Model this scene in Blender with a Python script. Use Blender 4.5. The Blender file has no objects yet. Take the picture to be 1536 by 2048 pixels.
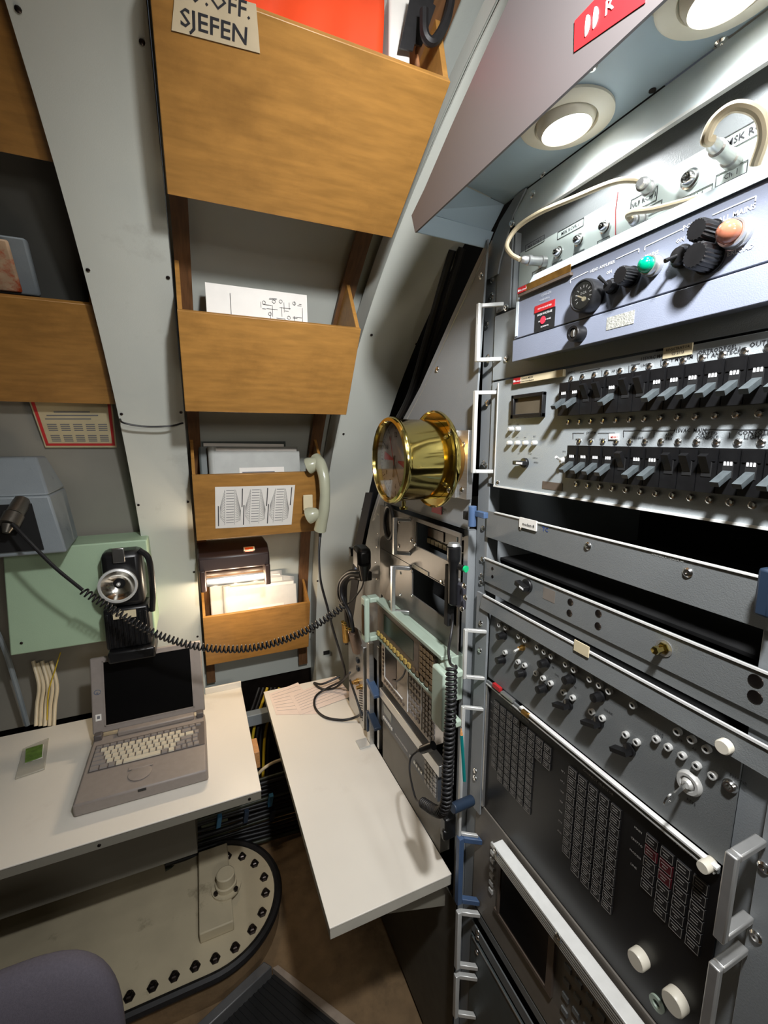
import bpy, bmesh, math, random
from math import sin, cos, pi, radians, sqrt
from mathutils import Vector, Matrix, Euler
random.seed(7)
SC = bpy.context.scene
COL = SC.collection

# ---------------------------------------------------------------- camera
CAM_F = 878.0                                   # focal length in pixels of a 1536 px wide frame
YAW = math.atan(383 / 892.0); PITCH = math.atan(147 / 878.0)
FW = Vector((sin(YAW) * cos(PITCH), cos(YAW) * cos(PITCH), -sin(PITCH)))
RT = Vector((cos(YAW), -sin(YAW), 0)); UP = RT.cross(FW)
EYE = Vector((0, 0, 1.7))
cd = bpy.data.cameras.new('camera'); cam = bpy.data.objects.new('camera', cd); COL.objects.link(cam)
cd.sensor_fit = 'HORIZONTAL'; cd.sensor_width = 36; cd.lens = CAM_F / 1536 * 36
cd.clip_start = 0.02
cam.matrix_world = Matrix((( RT.x, UP.x, -FW.x, EYE.x), (RT.y, UP.y, -FW.y, EYE.y), (RT.z, UP.z, -FW.z, EYE.z), (0, 0, 0, 1)))
SC.camera = cam

# ---------------------------------------------------------------- world, lights, exposure
w = bpy.data.worlds.new('world'); SC.world = w; w.use_nodes = True
w.node_tree.nodes['Background'].inputs[0].default_value = (0.75, 0.85, 1, 1)
w.node_tree.nodes['Background'].inputs[1].default_value = 0.05
SC.view_settings.view_transform = 'Standard'; SC.view_settings.look = 'None'
SC.view_settings.exposure = 0.18; SC.view_settings.gamma = 1.0; SC.view_settings.use_curve_mapping = False
LG = dict(ceil=66.0, fill=6.5, hood=2.4, read=3.9)

def light(name, kind, loc, target, energy, color, size=0.1, size_y=None, spot=None, blend=0.5):
    ld = bpy.data.lights.new(name, kind); lo = bpy.data.objects.new(name, ld); COL.objects.link(lo)
    ld.energy = energy; ld.color = color
    if kind == 'AREA':
        ld.size = size
        if size_y: ld.shape = 'RECTANGLE'; ld.size_y = size_y
    else: ld.shadow_soft_size = size
    if spot: ld.spot_size = radians(spot); ld.spot_blend = blend
    lo.location = loc
    lo.rotation_euler = (Vector(target) - Vector(loc)).to_track_quat('-Z', 'Y').to_euler()
    return lo
light('ceiling_light', 'SPOT', (0.21, 0.04, 2.18), (0.52, 0.80, 1.62), LG['ceil'], (0.97, 0.98, 1.0), 0.035, spot=128, blend=1.0)
light('added_fill_light', 'AREA', (0.40, -0.95, 1.98), (0.2, 1.2, 1.7), LG['fill'], (1.0, 0.95, 0.88), 0.4, 0.2)  # unseen fill lamp, added to brighten the lining between the bins

# ---------------------------------------------------------------- pixel -> point on a real plane / hull cylinder
def ray(px, py): return CAM_F * FW + (px - 768) * RT + (1024 - py) * UP
def AX(px, py, x): v = ray(px, py); return EYE + v * (x / v.x)
def AY(px, py, y): v = ray(px, py); return EYE + v * (y / v.y)
def AZ(px, py, z): v = ray(px, py); return EYE + v * ((z - EYE.z) / v.z)
HZ = 0.6                                         # height of the hull axis
def AH(px, py, r):
    v = ray(px, py); oz = EYE.z - HZ
    a = v.y**2 + v.z**2; b = 2 * oz * v.z; c = oz * oz - r * r
    return EYE + v * ((-b + sqrt(b * b - 4 * a * c)) / (2 * a))
def hull_y(z, r): return sqrt(max(r * r - (z - HZ)**2, 0.0))

# ---------------------------------------------------------------- materials
def lin(c): return tuple(((x / 255) / 12.92 if x <= 10 else ((x / 255 + 0.055) / 1.055)**2.4) for x in c) + (1.0,)
MATS = {}
def mat(name, rgb, rough=0.5, metal=0.0, var=0.08, scale=30, bump=0.0, bscale=200, stretch=None, emit=None, spec=0.5, alpha=None, trans=0, dirt=None, coat=0):
    if name in MATS: return MATS[name]
    m = bpy.data.materials.new(name); m.use_nodes = True; nt = m.node_tree; N = nt.nodes; L = nt.links
    b = N['Principled BSDF']; c = lin(rgb)
    b.inputs['Roughness'].default_value = rough; b.inputs['Metallic'].default_value = metal
    b.inputs['Specular IOR Level'].default_value = spec
    b.inputs['Coat Weight'].default_value = coat
    tc = N.new('ShaderNodeTexCoord'); mp = N.new('ShaderNodeMapping'); L.new(tc.outputs['Object'], mp.inputs[0])
    if stretch: mp.inputs['Scale'].default_value = stretch
    nz = N.new('ShaderNodeTexNoise'); nz.inputs['Scale'].default_value = scale; nz.inputs['Detail'].default_value = 5
    L.new(mp.outputs[0], nz.inputs['Vector'])
    r = N.new('ShaderNodeValToRGB'); L.new(nz.outputs['Fac'], r.inputs[0])
    r.color_ramp.elements[0].position = 0.3; r.color_ramp.elements[1].position = 0.7
    r.color_ramp.elements[0].color = tuple(x * (1 - var) for x in c[:3]) + (1,)
    r.color_ramp.elements[1].color = tuple(min(1, x * (1 + var)) for x in c[:3]) + (1,)
    out = r.outputs[0]
    if dirt:
        n2 = N.new('ShaderNodeTexNoise'); n2.inputs['Scale'].default_value = dirt[1]; n2.inputs['Detail'].default_value = 8
        n2.inputs['Roughness'].default_value = 0.7
        L.new(tc.outputs['Object'], n2.inputs['Vector'])
        r2 = N.new('ShaderNodeValToRGB'); r2.color_ramp.elements[0].position = dirt[2]; r2.color_ramp.elements[1].position = dirt[3]
        L.new(n2.outputs['Fac'], r2.inputs[0])
        mx = N.new('ShaderNodeMix'); mx.data_type = 'RGBA'; L.new(r2.outputs[0], mx.inputs[0])
        L.new(out, mx.inputs[6]); mx.inputs[7].default_value = lin(dirt[0]); out = mx.outputs[2]
    L.new(out, b.inputs['Base Color'])
    if bump:
        bn = N.new('ShaderNodeTexNoise'); bn.inputs['Scale'].default_value = bscale; L.new(mp.outputs[0], bn.inputs['Vector'])
        bp = N.new('ShaderNodeBump'); bp.inputs['Strength'].default_value = bump; bp.inputs['Distance'].default_value = 0.001
        L.new(bn.outputs['Fac'], bp.inputs['Height']); L.new(bp.outputs[0], b.inputs['Normal'])
    if emit: b.inputs['Emission Color'].default_value = lin(emit[0]); b.inputs['Emission Strength'].default_value = emit[1]
    if trans: b.inputs['Transmission Weight'].default_value = trans
    if alpha is not None: b.inputs['Alpha'].default_value = alpha
    MATS[name] = m; return m
M = {}
M['column'] = mat('painted_column', (200, 203, 194), 0.45, var=0.03, scale=4, bump=0.15, bscale=500, dirt=((140, 136, 126), 3, 0.62, 0.95))
M['lining'] = mat('hull_lining', (186, 190, 182), 0.5, var=0.05, scale=3, bump=0.15, bscale=300)
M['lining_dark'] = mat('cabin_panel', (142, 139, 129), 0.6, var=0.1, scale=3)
M['wood'] = mat('plywood', (160, 115, 56), 0.42, var=0.16, scale=14, stretch=(1, 6, 6), bump=0.12, bscale=60, dirt=((112, 76, 34), 5, 0.5, 0.95))
M['wood_edge'] = mat('plywood_edge', (190, 136, 84), 0.5, var=0.2, scale=60, stretch=(1, 8, 8))
M['wood_dark'] = mat('wood_batten', (104, 72, 44), 0.55, var=0.25, scale=20, stretch=(8, 1, 1))
M['desk'] = mat('white_laminate', (226, 220, 208), 0.38, var=0.02, scale=6, dirt=((200, 190, 176), 4, 0.6, 1.0))
M['desk_edge'] = mat('laminate_edge', (176, 172, 160), 0.5, var=0.05)
M['rack'] = mat('grey_rack_paint', (108, 111, 111), 0.42, var=0.06, scale=12, bump=0.35, bscale=700)
M['rack_side'] = mat('grey_side_paint', (128, 132, 134), 0.4, var=0.05, scale=5, bump=0.2, bscale=500)
M['panel'] = mat('light_grey_panel', (150, 156, 158), 0.4, var=0.04, scale=10, bump=0.3, bscale=800)
M['conn'] = mat('pale_green_panel', (176, 186, 180), 0.42, var=0.04, scale=10)
M['amp'] = mat('blue_grey_panel', (126, 132, 147), 0.42, var=0.05, scale=14, bump=0.2, bscale=900)
M['amp_lip'] = mat('blue_grey_lip', (196, 206, 208), 0.35, var=0.04)
M['black'] = mat('black_plastic', (20, 20, 21), 0.35, var=0.2, scale=80)
M['matte'] = mat('matte_black', (12, 12, 12), 0.8, var=0.2)
M['void'] = mat('dark_interior', (10, 10, 10), 0.9, var=0.3)
M['rubber'] = mat('black_rubber', (22, 21, 22), 0.5, var=0.3, scale=100)
M['steel'] = mat('bare_steel', (190, 190, 188), 0.28, 1.0, var=0.08, scale=60)
M['chrome'] = mat('chrome', (232, 232, 230), 0.2, 1.0, var=0.03)
M['alu'] = mat('brushed_aluminium', (196, 196, 194), 0.35, 0.85, var=0.08, scale=40, stretch=(1, 1, 12))
M['handle'] = mat('handle_paint', (204, 204, 200), 0.35, 0.3, var=0.05, scale=50)
M['bright'] = mat('lit_aluminium', (232, 232, 228), 0.4, 0.15, var=0.05, scale=60)  # aluminium whitened in colour, imitating the light on upward edges
M['brass'] = mat('polished_brass', (222, 200, 118), 0.12, 1.0, var=0.06, scale=8, bump=0.25, bscale=25)
M['brass_dull'] = mat('dull_brass', (190, 150, 84), 0.35, 1.0, var=0.15)
M['white'] = mat('white_paper', (226, 222, 214), 0.7, var=0.03)
M['print'] = mat('white_print', (232, 232, 232), 0.6, var=0.0)
M['ink'] = mat('dark_print', (34, 34, 38), 0.7, var=0.0)
M['greyink'] = mat('grey_print', (110, 110, 114), 0.7, var=0.0)
M['dimink'] = mat('dim_print', (132, 128, 122), 0.7, var=0.1)
M['redink'] = mat('red_print', (190, 44, 44), 0.6, var=0.03)
M['tape'] = mat('cream_tape', (206, 192, 158), 0.6, var=0.06)
M['red'] = mat('red_sticker', (176, 36, 40), 0.45, var=0.05)
M['orange'] = mat('orange_fabric', (226, 70, 20), 0.75, var=0.15, scale=12, bump=0.5, bscale=20)
M['laptop'] = mat('taupe_plastic', (138, 129, 122), 0.45, var=0.05, scale=60, bump=0.15, bscale=900)
M['laptop_dk'] = mat('dark_taupe_plastic', (84, 78, 76), 0.5, var=0.05, scale=60)
M['screen'] = mat('switched_off_screen', (8, 8, 9), 0.18, var=0.0)
M['key'] = mat('cream_key', (196, 188, 168), 0.5, var=0.05)
M['keyg'] = mat('grey_key', (132, 126, 122), 0.5, var=0.05)
M['green_panel'] = mat('green_painted_box', (166, 190, 160), 0.5, var=0.05, scale=4, bump=0.2, bscale=400)
M['blue_box'] = mat('blue_grey_box', (132, 140, 144), 0.5, var=0.08, scale=8, bump=0.3, bscale=300, dirt=((60, 64, 68), 20, 0.62, 0.8))
M['pale_green'] = mat('pale_green_plastic', (164, 180, 164), 0.42, var=0.06, scale=10)
M['beige'] = mat('beige_instrument', (178, 166, 152), 0.45, var=0.05, scale=10)
M['brownish'] = mat('brown_grey_panel', (96, 84, 74), 0.45, var=0.1)
M['anr'] = mat('dark_slate_panel', (74, 78, 84), 0.45, var=0.06)
M['glass_green'] = mat('dark_green_window', (16, 44, 32), 0.2, var=0.2)
M['yellowkey'] = mat('ochre_key', (186, 158, 84), 0.5, var=0.1)
M['blue'] = mat('blue_latch', (66, 88, 120), 0.45, var=0.08)
M['navy'] = mat('navy_latch', (34, 48, 66), 0.45, var=0.08)
M['handset'] = mat('handset_plastic', (170, 170, 146), 0.25, var=0.03)
M['green'] = mat('green_lens', (0, 126, 92), 0.15, var=0.1, emit=((0, 140, 90), 0.08))
M['redlens'] = mat('red_lens', (222, 140, 108), 0.12, var=0.1, trans=0.6)
M['greenbtn'] = mat('green_button', (20, 176, 110), 0.4, var=0.05)
M['cream'] = mat('cream_cable', (208, 192, 160), 0.45, var=0.06)
M['paint_cream'] = mat('cream_lamp', (214, 208, 192), 0.35, var=0.03)
M['bulb'] = mat('lit_bulb', (255, 255, 255), 0.3, var=0.0, emit=((255, 252, 246), 14))
M['readbulb'] = mat('lit_tube', (255, 240, 215), 0.3, var=0.0, emit=((255, 226, 176), 6))
M['hood'] = mat('hood_paint', (112, 106, 105), 0.36, 0.3, var=0.05, scale=3)
M['hood_in'] = mat('hood_underside', (150, 168, 180), 0.4, 0.0, var=0.04, scale=6)
M['binder'] = mat('grey_vinyl', (160, 162, 156), 0.5, var=0.06)
M['binder_w'] = mat('white_vinyl', (204, 202, 196), 0.4, var=0.04)
M['binder_dk'] = mat('dark_vinyl', (84, 92, 90), 0.5, var=0.06)
M['beige_paint'] = mat('worn_beige_paint', (186, 174, 146), 0.6, var=0.08, scale=8, bump=0.4, bscale=80, dirt=((84, 72, 50), 7, 0.58, 0.8))
M['tan_floor'] = mat('worn_tan_floor', (128, 104, 74), 0.75, var=0.15, scale=20, bump=0.6, bscale=120, dirt=((64, 50, 34), 6, 0.5, 0.85))
M['dark_metal'] = mat('dark_oiled_steel', (62, 56, 54), 0.3, 0.9, var=0.2)
M['seat'] = mat('purple_grey_fabric', (86, 81, 90), 0.85, var=0.1, scale=300, bump=0.4, bscale=900)
M['grey_box'] = mat('grey_green_box', (124, 120, 108), 0.55, var=0.05, scale=5)
M['pencil'] = mat('green_lacquer', (14, 106, 104), 0.3, var=0.03)
M['clearglass'] = mat('clear_glass', (255, 255, 255), 0.03, var=0.0, trans=1.0)
M['foil'] = mat('chrome_reflector', (235, 230, 220), 0.15, 1.0, var=0.1, scale=12)
M['yellow'] = mat('yellow_wire', (200, 170, 40), 0.5, var=0.05)
M['plant'] = mat('green_leaf_print', (92, 120, 50), 0.5, var=0.4, scale=60)
M['clear'] = mat('clear_plastic_tray', (200, 196, 182), 0.15, var=0.05, alpha=0.5)
M['pinkish'] = mat('pink_sticker', (190, 50, 70), 0.5, var=0.05)
M['brownlabel'] = mat('bronze_label', (150, 112, 56), 0.3, 0.6, var=0.3, scale=60)

# ---------------------------------------------------------------- mesh builder
GLYPH = {}
def make_glyphs(chars):
    cu = bpy.data.curves.new('t', 'FONT'); o = bpy.data.objects.new('t', cu); COL.objects.link(o)
    cu.resolution_u = 1; cu.offset = 0.012
    def measure(s):
        cu.body = s; bpy.context.view_layer.update()
        ev = o.evaluated_get(bpy.context.evaluated_depsgraph_get()); me = ev.to_mesh()
        v = [(p.co.x, p.co.y) for p in me.vertices]; f = [tuple(p.vertices) for p in me.polygons]
        ev.to_mesh_clear(); return v, f
    base = max(p[0] for p in measure('II')[0])
    for c in chars:
        v, f = measure(c); wv = measure('I' + c + 'I')[0]
        GLYPH[c] = (v, f, max(p[0] for p in wv) - base)
    GLYPH[' '] = ([], [], 0.28)
    COL.objects.unlink(o); bpy.data.objects.remove(o); bpy.data.curves.remove(cu)
make_glyphs("ABCDEFGHIJKLMNOPQRSTUVWXYZabcdefghijklmnopqrstuvwxyz0123456789.-/:")

def frame_from(axis):
    a = Vector(axis).normalized(); t = Vector((0, 0, 1)) if abs(a.z) < 0.9 else Vector((0, 1, 0))
    u = a.cross(t).normalized(); return u, a.cross(u).normalized(), a
class MB:
    def __init__(s): s.v = []; s.f = []
    def add(s, vs, fs):
        n = len(s.v); s.v += [tuple(p) for p in vs]; s.f += [tuple(i + n for i in f) for f in fs]; return s
    def box(s, x0, x1, y0, y1, z0, z1):
        return s.hexa([(x0,y0,z0),(x1,y0,z0),(x1,y1,z0),(x0,y1,z0),(x0,y0,z1),(x1,y0,z1),(x1,y1,z1),(x0,y1,z1)])
    def hexa(s, p): return s.add(p, [(0,3,2,1),(4,5,6,7),(0,1,5,4),(1,2,6,5),(2,3,7,6),(3,0,4,7)])
    def obox(s, c, u, v, w):                       # centre and three half vectors
        c, u, v, w = map(Vector, (c, u, v, w))
        return s.hexa([c-u-v-w, c+u-v-w, c+u+v-w, c-u+v-w, c-u-v+w, c+u-v+w, c+u+v+w, c-u+v+w])
    def quadslab(s, p, t):                         # four points thickened by vector t
        p = [Vector(q) for q in p]; t = Vector(t); return s.hexa(p + [q + t for q in p])
    def prism(s, pts, t):
        pts = [Vector(q) for q in pts]; t = Vector(t); n = len(pts)
        return s.add(pts + [q + t for q in pts], [tuple(range(n))[::-1], tuple(range(n, 2*n))] + [(i, (i+1) % n, (i+1) % n + n, i + n) for i in range(n)])
    def cyl(s, p0, p1, r0, r1=None, n=16, caps=True):
        p0, p1 = Vector(p0), Vector(p1); r1 = r0 if r1 is None else r1
        u, v, a = frame_from(p1 - p0); vs = []
        for p, r in ((p0, r0), (p1, r1)):
            vs += [p + (u * cos(2*pi*i/n) + v * sin(2*pi*i/n)) * r for i in range(n)]
        fs = [(i, (i+1) % n, (i+1) % n + n, i + n) for i in range(n)]
        if caps: fs += [tuple(range(n))[::-1], tuple(range(n, 2*n))]
        return s.add(vs, fs)
    def lathe(s, o, axis, prof, n=32, close=False):    # prof: (distance along the axis, radius)
        o = Vector(o); u, v, a = frame_from(axis); vs = []; k = len(prof)
        for d, r in prof: vs += [o + a * d + (u * cos(2*pi*i/n) + v * sin(2*pi*i/n)) * r for i in range(n)]
        fs = [(j*n + i, j*n + (i+1) % n, (j+1)*n + (i+1) % n, (j+1)*n + i) for j in range(k-1) for i in range(n)]
        if close: fs += [tuple(range(n))[::-1], tuple(range((k-1)*n, k*n))]
        return s.add(vs, fs)
    def tube(s, pts, r, n=8, radii=None):
        pts = [Vector(p) for p in pts]; k = len(pts); vs = []; t0 = (pts[1] - pts[0]).normalized(); u, v, _ = frame_from(t0)
        for j in range(k):
            t = (pts[min(j+1, k-1)] - pts[max(j-1, 0)])
            t = t.normalized() if t.length > 1e-9 else t0
            u = (u - t * u.dot(t)).normalized(); v = t.cross(u); rr = radii[j] if radii else r
            vs += [pts[j] + (u * cos(2*pi*i/n) + v * sin(2*pi*i/n)) * rr for i in range(n)]
        fs = [(j*n + i, j*n + (i+1) % n, (j+1)*n + (i+1) % n, (j+1)*n + i) for j in range(k-1) for i in range(n)]
        fs += [tuple(range(n))[::-1], tuple(range((k-1)*n, k*n))]
        return s.add(vs, fs)
    def grid(s, fn, nu, nv):
        vs = [fn(i / nu, j / nv) for j in range(nv + 1) for i in range(nu + 1)]
        return s.add(vs, [(j*(nu+1)+i, j*(nu+1)+i+1, (j+1)*(nu+1)+i+1, (j+1)*(nu+1)+i) for j in range(nv) for i in range(nu)])
    def text(s, t, o, size, ux=(0, -1, 0), uy=(0, 0, 1), center=False, stretch=1.0):
        o, ux, uy = Vector(o), Vector(ux), Vector(uy); x = 0
        tw = sum(GLYPH[c][2] for c in t if c in GLYPH)
        if center: x = -tw / 2
        for c in t:
            if c not in GLYPH: continue
            v, f, wd = GLYPH[c]; s.add([o + ux * ((x + p[0]) * size * stretch) + uy * (p[1] * size) for p in v], f); x += wd
        return s
    def frame(s, o, w, h, t, ux=(0, -1, 0), uy=(0, 0, 1), n=(-1, 0, 0), d=0.0004):   # thin rectangular outline, o = lower left
        o, ux, uy, n = Vector(o), Vector(ux), Vector(uy), Vector(n)
        for a, b, c, e in ((0, 0, w, t), (0, h - t, w, t), (0, t, t, h - 2*t), (w - t, t, t, h - 2*t)):
            s.obox(o + ux * (a + c/2) + uy * (b + e/2), ux * c/2, uy * e/2, n * d/2)
        return s
def spline(pts, n=8):
    P = [Vector(p) for p in pts]; P = [P[0]*2 - P[1]] + P + [P[-1]*2 - P[-2]]; out = []
    for i in range(1, len(P) - 2):
        for k in range(n):
            t = k / n; a, b, c, d = P[i-1:i+3]
            out.append(0.5 * ((2*b) + (c - a)*t + (2*a - 5*b + 4*c - d)*t*t + (3*b - a - 3*c + d)*t**3))
    return out + [P[-2]]
def helix(path, r, turns, per=10):
    n = turns * per; L = [0]
    for i in range(1, len(path)): L.append(L[-1] + (path[i] - path[i-1]).length)
    def at(s):
        s *= L[-1]
        for i in range(1, len(path)):
            if L[i] >= s or i == len(path) - 1:
                k = (s - L[i-1]) / max(L[i] - L[i-1], 1e-9); return path[i-1].lerp(path[i], min(k, 1)), (path[i] - path[i-1]).normalized()
    out = []; u = None
    for j in range(n + 1):
        p, t = at(j / n)
        if u is None: u = frame_from(t)[0]
        u = (u - t * u.dot(t)).normalized(); v = t.cross(u); a = 2 * pi * j / per
        out.append(p + (u * cos(a) + v * sin(a)) * r)
    return out

def wpos(o):
    p = Vector((0, 0, 0))
    while o: p += o.location; o = o.parent
    return p
def mesh(mb, name, m, smooth=35):
    me = bpy.data.meshes.new(name); me.from_pydata([tuple(p) for p in mb.v], [], mb.f); me.validate(); me.materials.append(m)
    bm = bmesh.new(); bm.from_mesh(me); bmesh.ops.recalc_face_normals(bm, faces=bm.faces); bm.to_mesh(me); bm.free()
    if smooth: me.shade_smooth(); me.set_sharp_from_angle(angle=radians(smooth))
    return me
def obj(name, mb, m, parent=None, bev=0, smooth=35, label=None):
    """one mesh object; vertices are given in world space, the origin goes to the middle of a top-level one"""
    me = mesh(mb, name, m, smooth) if isinstance(mb, MB) else mb
    o = bpy.data.objects.new(name, me); COL.objects.link(o)
    if parent: o.parent = parent; o.location = -wpos(parent)
    if bev:
        bv = o.modifiers.new('bevel', 'BEVEL'); bv.width = bev; bv.segments = 2; bv.limit_method = 'ANGLE'; bv.angle_limit = radians(40)
    if label: o['label'] = label
    if parent and any(k in name for k in ('lettering', 'print', 'numerals', 'scale')): o['kind'] = 'stuff'
    return o
def put(name, me, parent, loc, rot=(0, 0, 0)):     # a shared mesh placed at a world position
    o = bpy.data.objects.new(name, me); COL.objects.link(o)
    if parent: o.parent = parent
    o.location = Vector(loc) - (wpos(parent) if parent else Vector((0, 0, 0))); o.rotation_euler = rot; return o
def tag(o, label, cat, group=None, kind=None):
    if label: o['label'] = label
    if cat: o['category'] = cat
    if group: o['group'] = group
    if kind: o['kind'] = kind
    return o
def thing(name, label, cat, loc, group=None):
    o = bpy.data.objects.new(name, None); COL.objects.link(o); o.location = loc; o.empty_display_size = 0.05
    return tag(o, label, cat, group)
def struct(name, mb, m, smooth=35, bev=0):
    o = obj(name, mb, m, None, bev, smooth); o['kind'] = 'structure'; return o

# ================================================================ THE SETTING
def arc_strip(mb, x0, x1, r, z0, z1, n=26, thick=0.0):
    """curved panel following the hull between two heights"""
    def f(u, v):
        z = z0 + (z1 - z0) * v; return Vector((x0 + (x1 - x0) * u, hull_y(z, r), z))
    mb.grid(f, 1, n)
    if thick:
        def g(u, v):
            z = z0 + (z1 - z0) * v; return Vector((x0 + (x1 - x0) * u, hull_y(z, r) + thick, z))
        mb.grid(g, 1, n)
        for k, x in ((0, x0), (1, x1)):
            mb.grid(lambda u, v, x=x: Vector((x, hull_y(z0 + (z1 - z0) * v, r) + thick * u, z0 + (z1 - z0) * v)), 1, n)
    return mb
struct('floor', MB().box(-2.2, 1.5, -2.0, 2.2, -0.06, 0.0), M['tan_floor'])
struct('wall_back', arc_strip(MB(), -0.019, 0.62, 1.93, 0.62, 2.42, thick=0.02), M['lining'])
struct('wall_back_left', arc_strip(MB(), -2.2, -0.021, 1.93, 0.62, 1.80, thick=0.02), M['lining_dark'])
struct('wall_back_upper_left', arc_strip(MB(), -2.2, -0.021, 1.93, 1.801, 2.42, thick=0.02), mat('shaded_upper_lining', (74, 74, 70), 0.6, var=0.1, scale=3))  # lining colour darkened here to stand in for the upper bay's shade
struct('wall_back_right', arc_strip(MB(), 0.622, 1.5, 1.96, 0.0, 2.42, thick=0.02), M['matte'])
struct('wall_back_low', arc_strip(MB(), -2.2, 0.62, 1.95, 0.0, 0.618, thick=0.02), M['dark_metal'])
struct('ceiling', MB().box(-2.2, 1.5, -2.0, 0.66, 2.45, 2.5), M['lining'])
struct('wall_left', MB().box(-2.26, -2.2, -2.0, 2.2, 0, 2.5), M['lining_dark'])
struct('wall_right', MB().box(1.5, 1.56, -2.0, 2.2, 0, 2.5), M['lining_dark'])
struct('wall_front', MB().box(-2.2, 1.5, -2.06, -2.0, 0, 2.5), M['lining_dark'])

# ribs (the two painted columns that follow the hull)
screw_me = mesh(MB().lathe((0, 0, 0), (0, -1, 0), [(0, 0.0042), (0.0012, 0.004), (0.0022, 0.0026), (0.0024, 0.0)], 10), 'screw', M['dark_metal'])
def rib(name, x0, x1, screws):
    mb = arc_strip(MB(), x0, x1, 1.83, 0.40, 2.40, 40, 0.012)
    for x in (x0, x1 - 0.003):
        mb.grid(lambda u, v, x=x: Vector((x, hull_y(0.4 + 2.0 * v, 1.842) + 0.095 * u, 0.4 + 2.0 * v)), 1, 40)
        mb.grid(lambda u, v, x=x: Vector((x + 0.003, hull_y(0.4 + 2.0 * v, 1.842) + 0.095 * u, 0.4 + 2.0 * v)), 1, 40)
    o = struct(name, mb, M['column'])
    for px, py in screws:
        p = AH(px, py, 1.829); nrm = Vector((0, -p.y, -(p.z - HZ))).normalized()
        put('screw', screw_me, o, p, Vector((0, -1, 0)).rotation_difference(nrm).to_euler())
    return o
rib('trim_1', -0.183, -0.019, [(36, 18), (284, 84), (176, 540), (336, 555), (243, 828), (362, 825), (277, 1010), (376, 1004), (303, 1151), (388, 1144), (395, 1273)])
rib('trim_2', 0.448, 0.622, [(743, 670), (833, 688), (687, 868), (655, 1023), (725, 1018), (635, 1162), (626, 1265), (697, 670)])
o = obj('oval_hole_cover', MB().obox(AH(653, 1305, 1.825), (0.014, 0, 0), (0, 0.0, 0.008), (0, 0.002, 0)), M['matte']); tag(o, 'small black rectangular hole cover low on the right white column', 'cover')
# wooden battens along the lining of the bay
for nm, a, b, ra in (('wooden_batten', -0.012, 0.022, 1.915), ('wooden_batten', 0.385, 0.425, 1.915)):
    o = obj(nm, arc_strip(MB(), a, b, ra - 0.016, 0.66, 2.38, 30, 0.015), M['wood_dark'], smooth=30)
    tag(o, 'narrow brown wooden batten beside the %s column, behind the document bins' % ('left' if a < 0 else 'right'), 'batten', 'battens of the bin bay')

# ---------------------------------------------------------------- plywood document bins
def bin_(x0, x1, yt, zt, yb, zb, label, rise=0.035, back=1.912, group='plywood document bins'):
    t = thing('document_bin', label, 'bin', (x0, yb, zb), group)
    n = Vector((0, zt - zb, yb - yt)).normalized() * 0.011          # points back from the front panel
    obj('front_panel', MB().quadslab([(x0, yt, zt), (x1, yt, zt), (x1, yb, zb), (x0, yb, zb)], n), M['wood'], t, bev=0.0012)
    def rad(y, z, r, up=0.0):                      # straight out towards the hull
        d = Vector((0, y, z - HZ)); d.normalize(); return Vector((0, d.y * r, d.z * r + HZ + up))
    bb, bt = rad(yb, zb, back - 0.002), rad(yt, zt, back - 0.002, rise)
    if bt.z > 2.44: bt = Vector((0, hull_y(2.44, back - 0.002), 2.44))
    for x in (x0 + 0.0005, x1 - 0.010):
        obj('side_panel', MB().prism([(x, yt + n.y, zt + n.z - 0.002), (x, yb + n.y, zb + n.z), (x, bb.y, bb.z), (x, bt.y, bt.z)], (0.0095, 0, 0)), M['wood'], t, bev=0.0008)
    bd = (bb - Vector((0, yb, zb))); up_ = Vector((0, -bd.z, bd.y)).normalized() * 0.009; s0 = Vector((0, yb, zb)) + n * 1.05 + up_ * 0.3
    obj('bottom_panel', MB().quadslab([Vector((x0 + 0.012, 0, 0)) + s0, Vector((x1 - 0.012, 0, 0)) + s0, Vector((x1 - 0.012, 0, 0)) + bb, Vector((x0 + 0.012, 0, 0)) + bb], up_), M['wood'], t)
    return t
bin_(-0.013, 0.407, 0.683, 2.25, 0.905, 2.11, 'largest plywood bin at the top with a handwritten paper label')
bin_(-0.013, 0.405, 1.088, 1.97, 1.215, 1.766, 'plain plywood bin holding a circuit drawing, second from the top')
bin_(-0.010, 0.405, 1.438, 1.59, 1.500, 1.376, 'plywood bin with a laminated chart sheet, beside the grey handset')
bin_(-0.010, 0.408, 1.735, 1.022, 1.79, 0.797, 'lowest plywood bin, lit warm by the reading lamp', rise=0.06)
bin_(-0.80, -0.186, 0.76, 2.30, 1.00, 2.168, 'shadowed plywood bin at the top left edge, left of the left column')
bin_(-0.80, -0.186, 1.23, 1.997, 1.44, 1.793, 'shadowed plywood bin left of the left column, above the red framed notice')
staple = tag(obj('staple', MB().obox(AY(834, 146, 0.77), (0.011, 0, 0), (0, 0.0015, -0.001), (0, -0.0007, -0.001)), M['steel']), 'small bright staple near the right end of the top bin', 'staple')

def APL(px, py, p0, n): v = ray(px, py); n = Vector(n); return EYE + v * ((Vector(p0) - EYE).dot(n) / v.dot(n))
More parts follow.
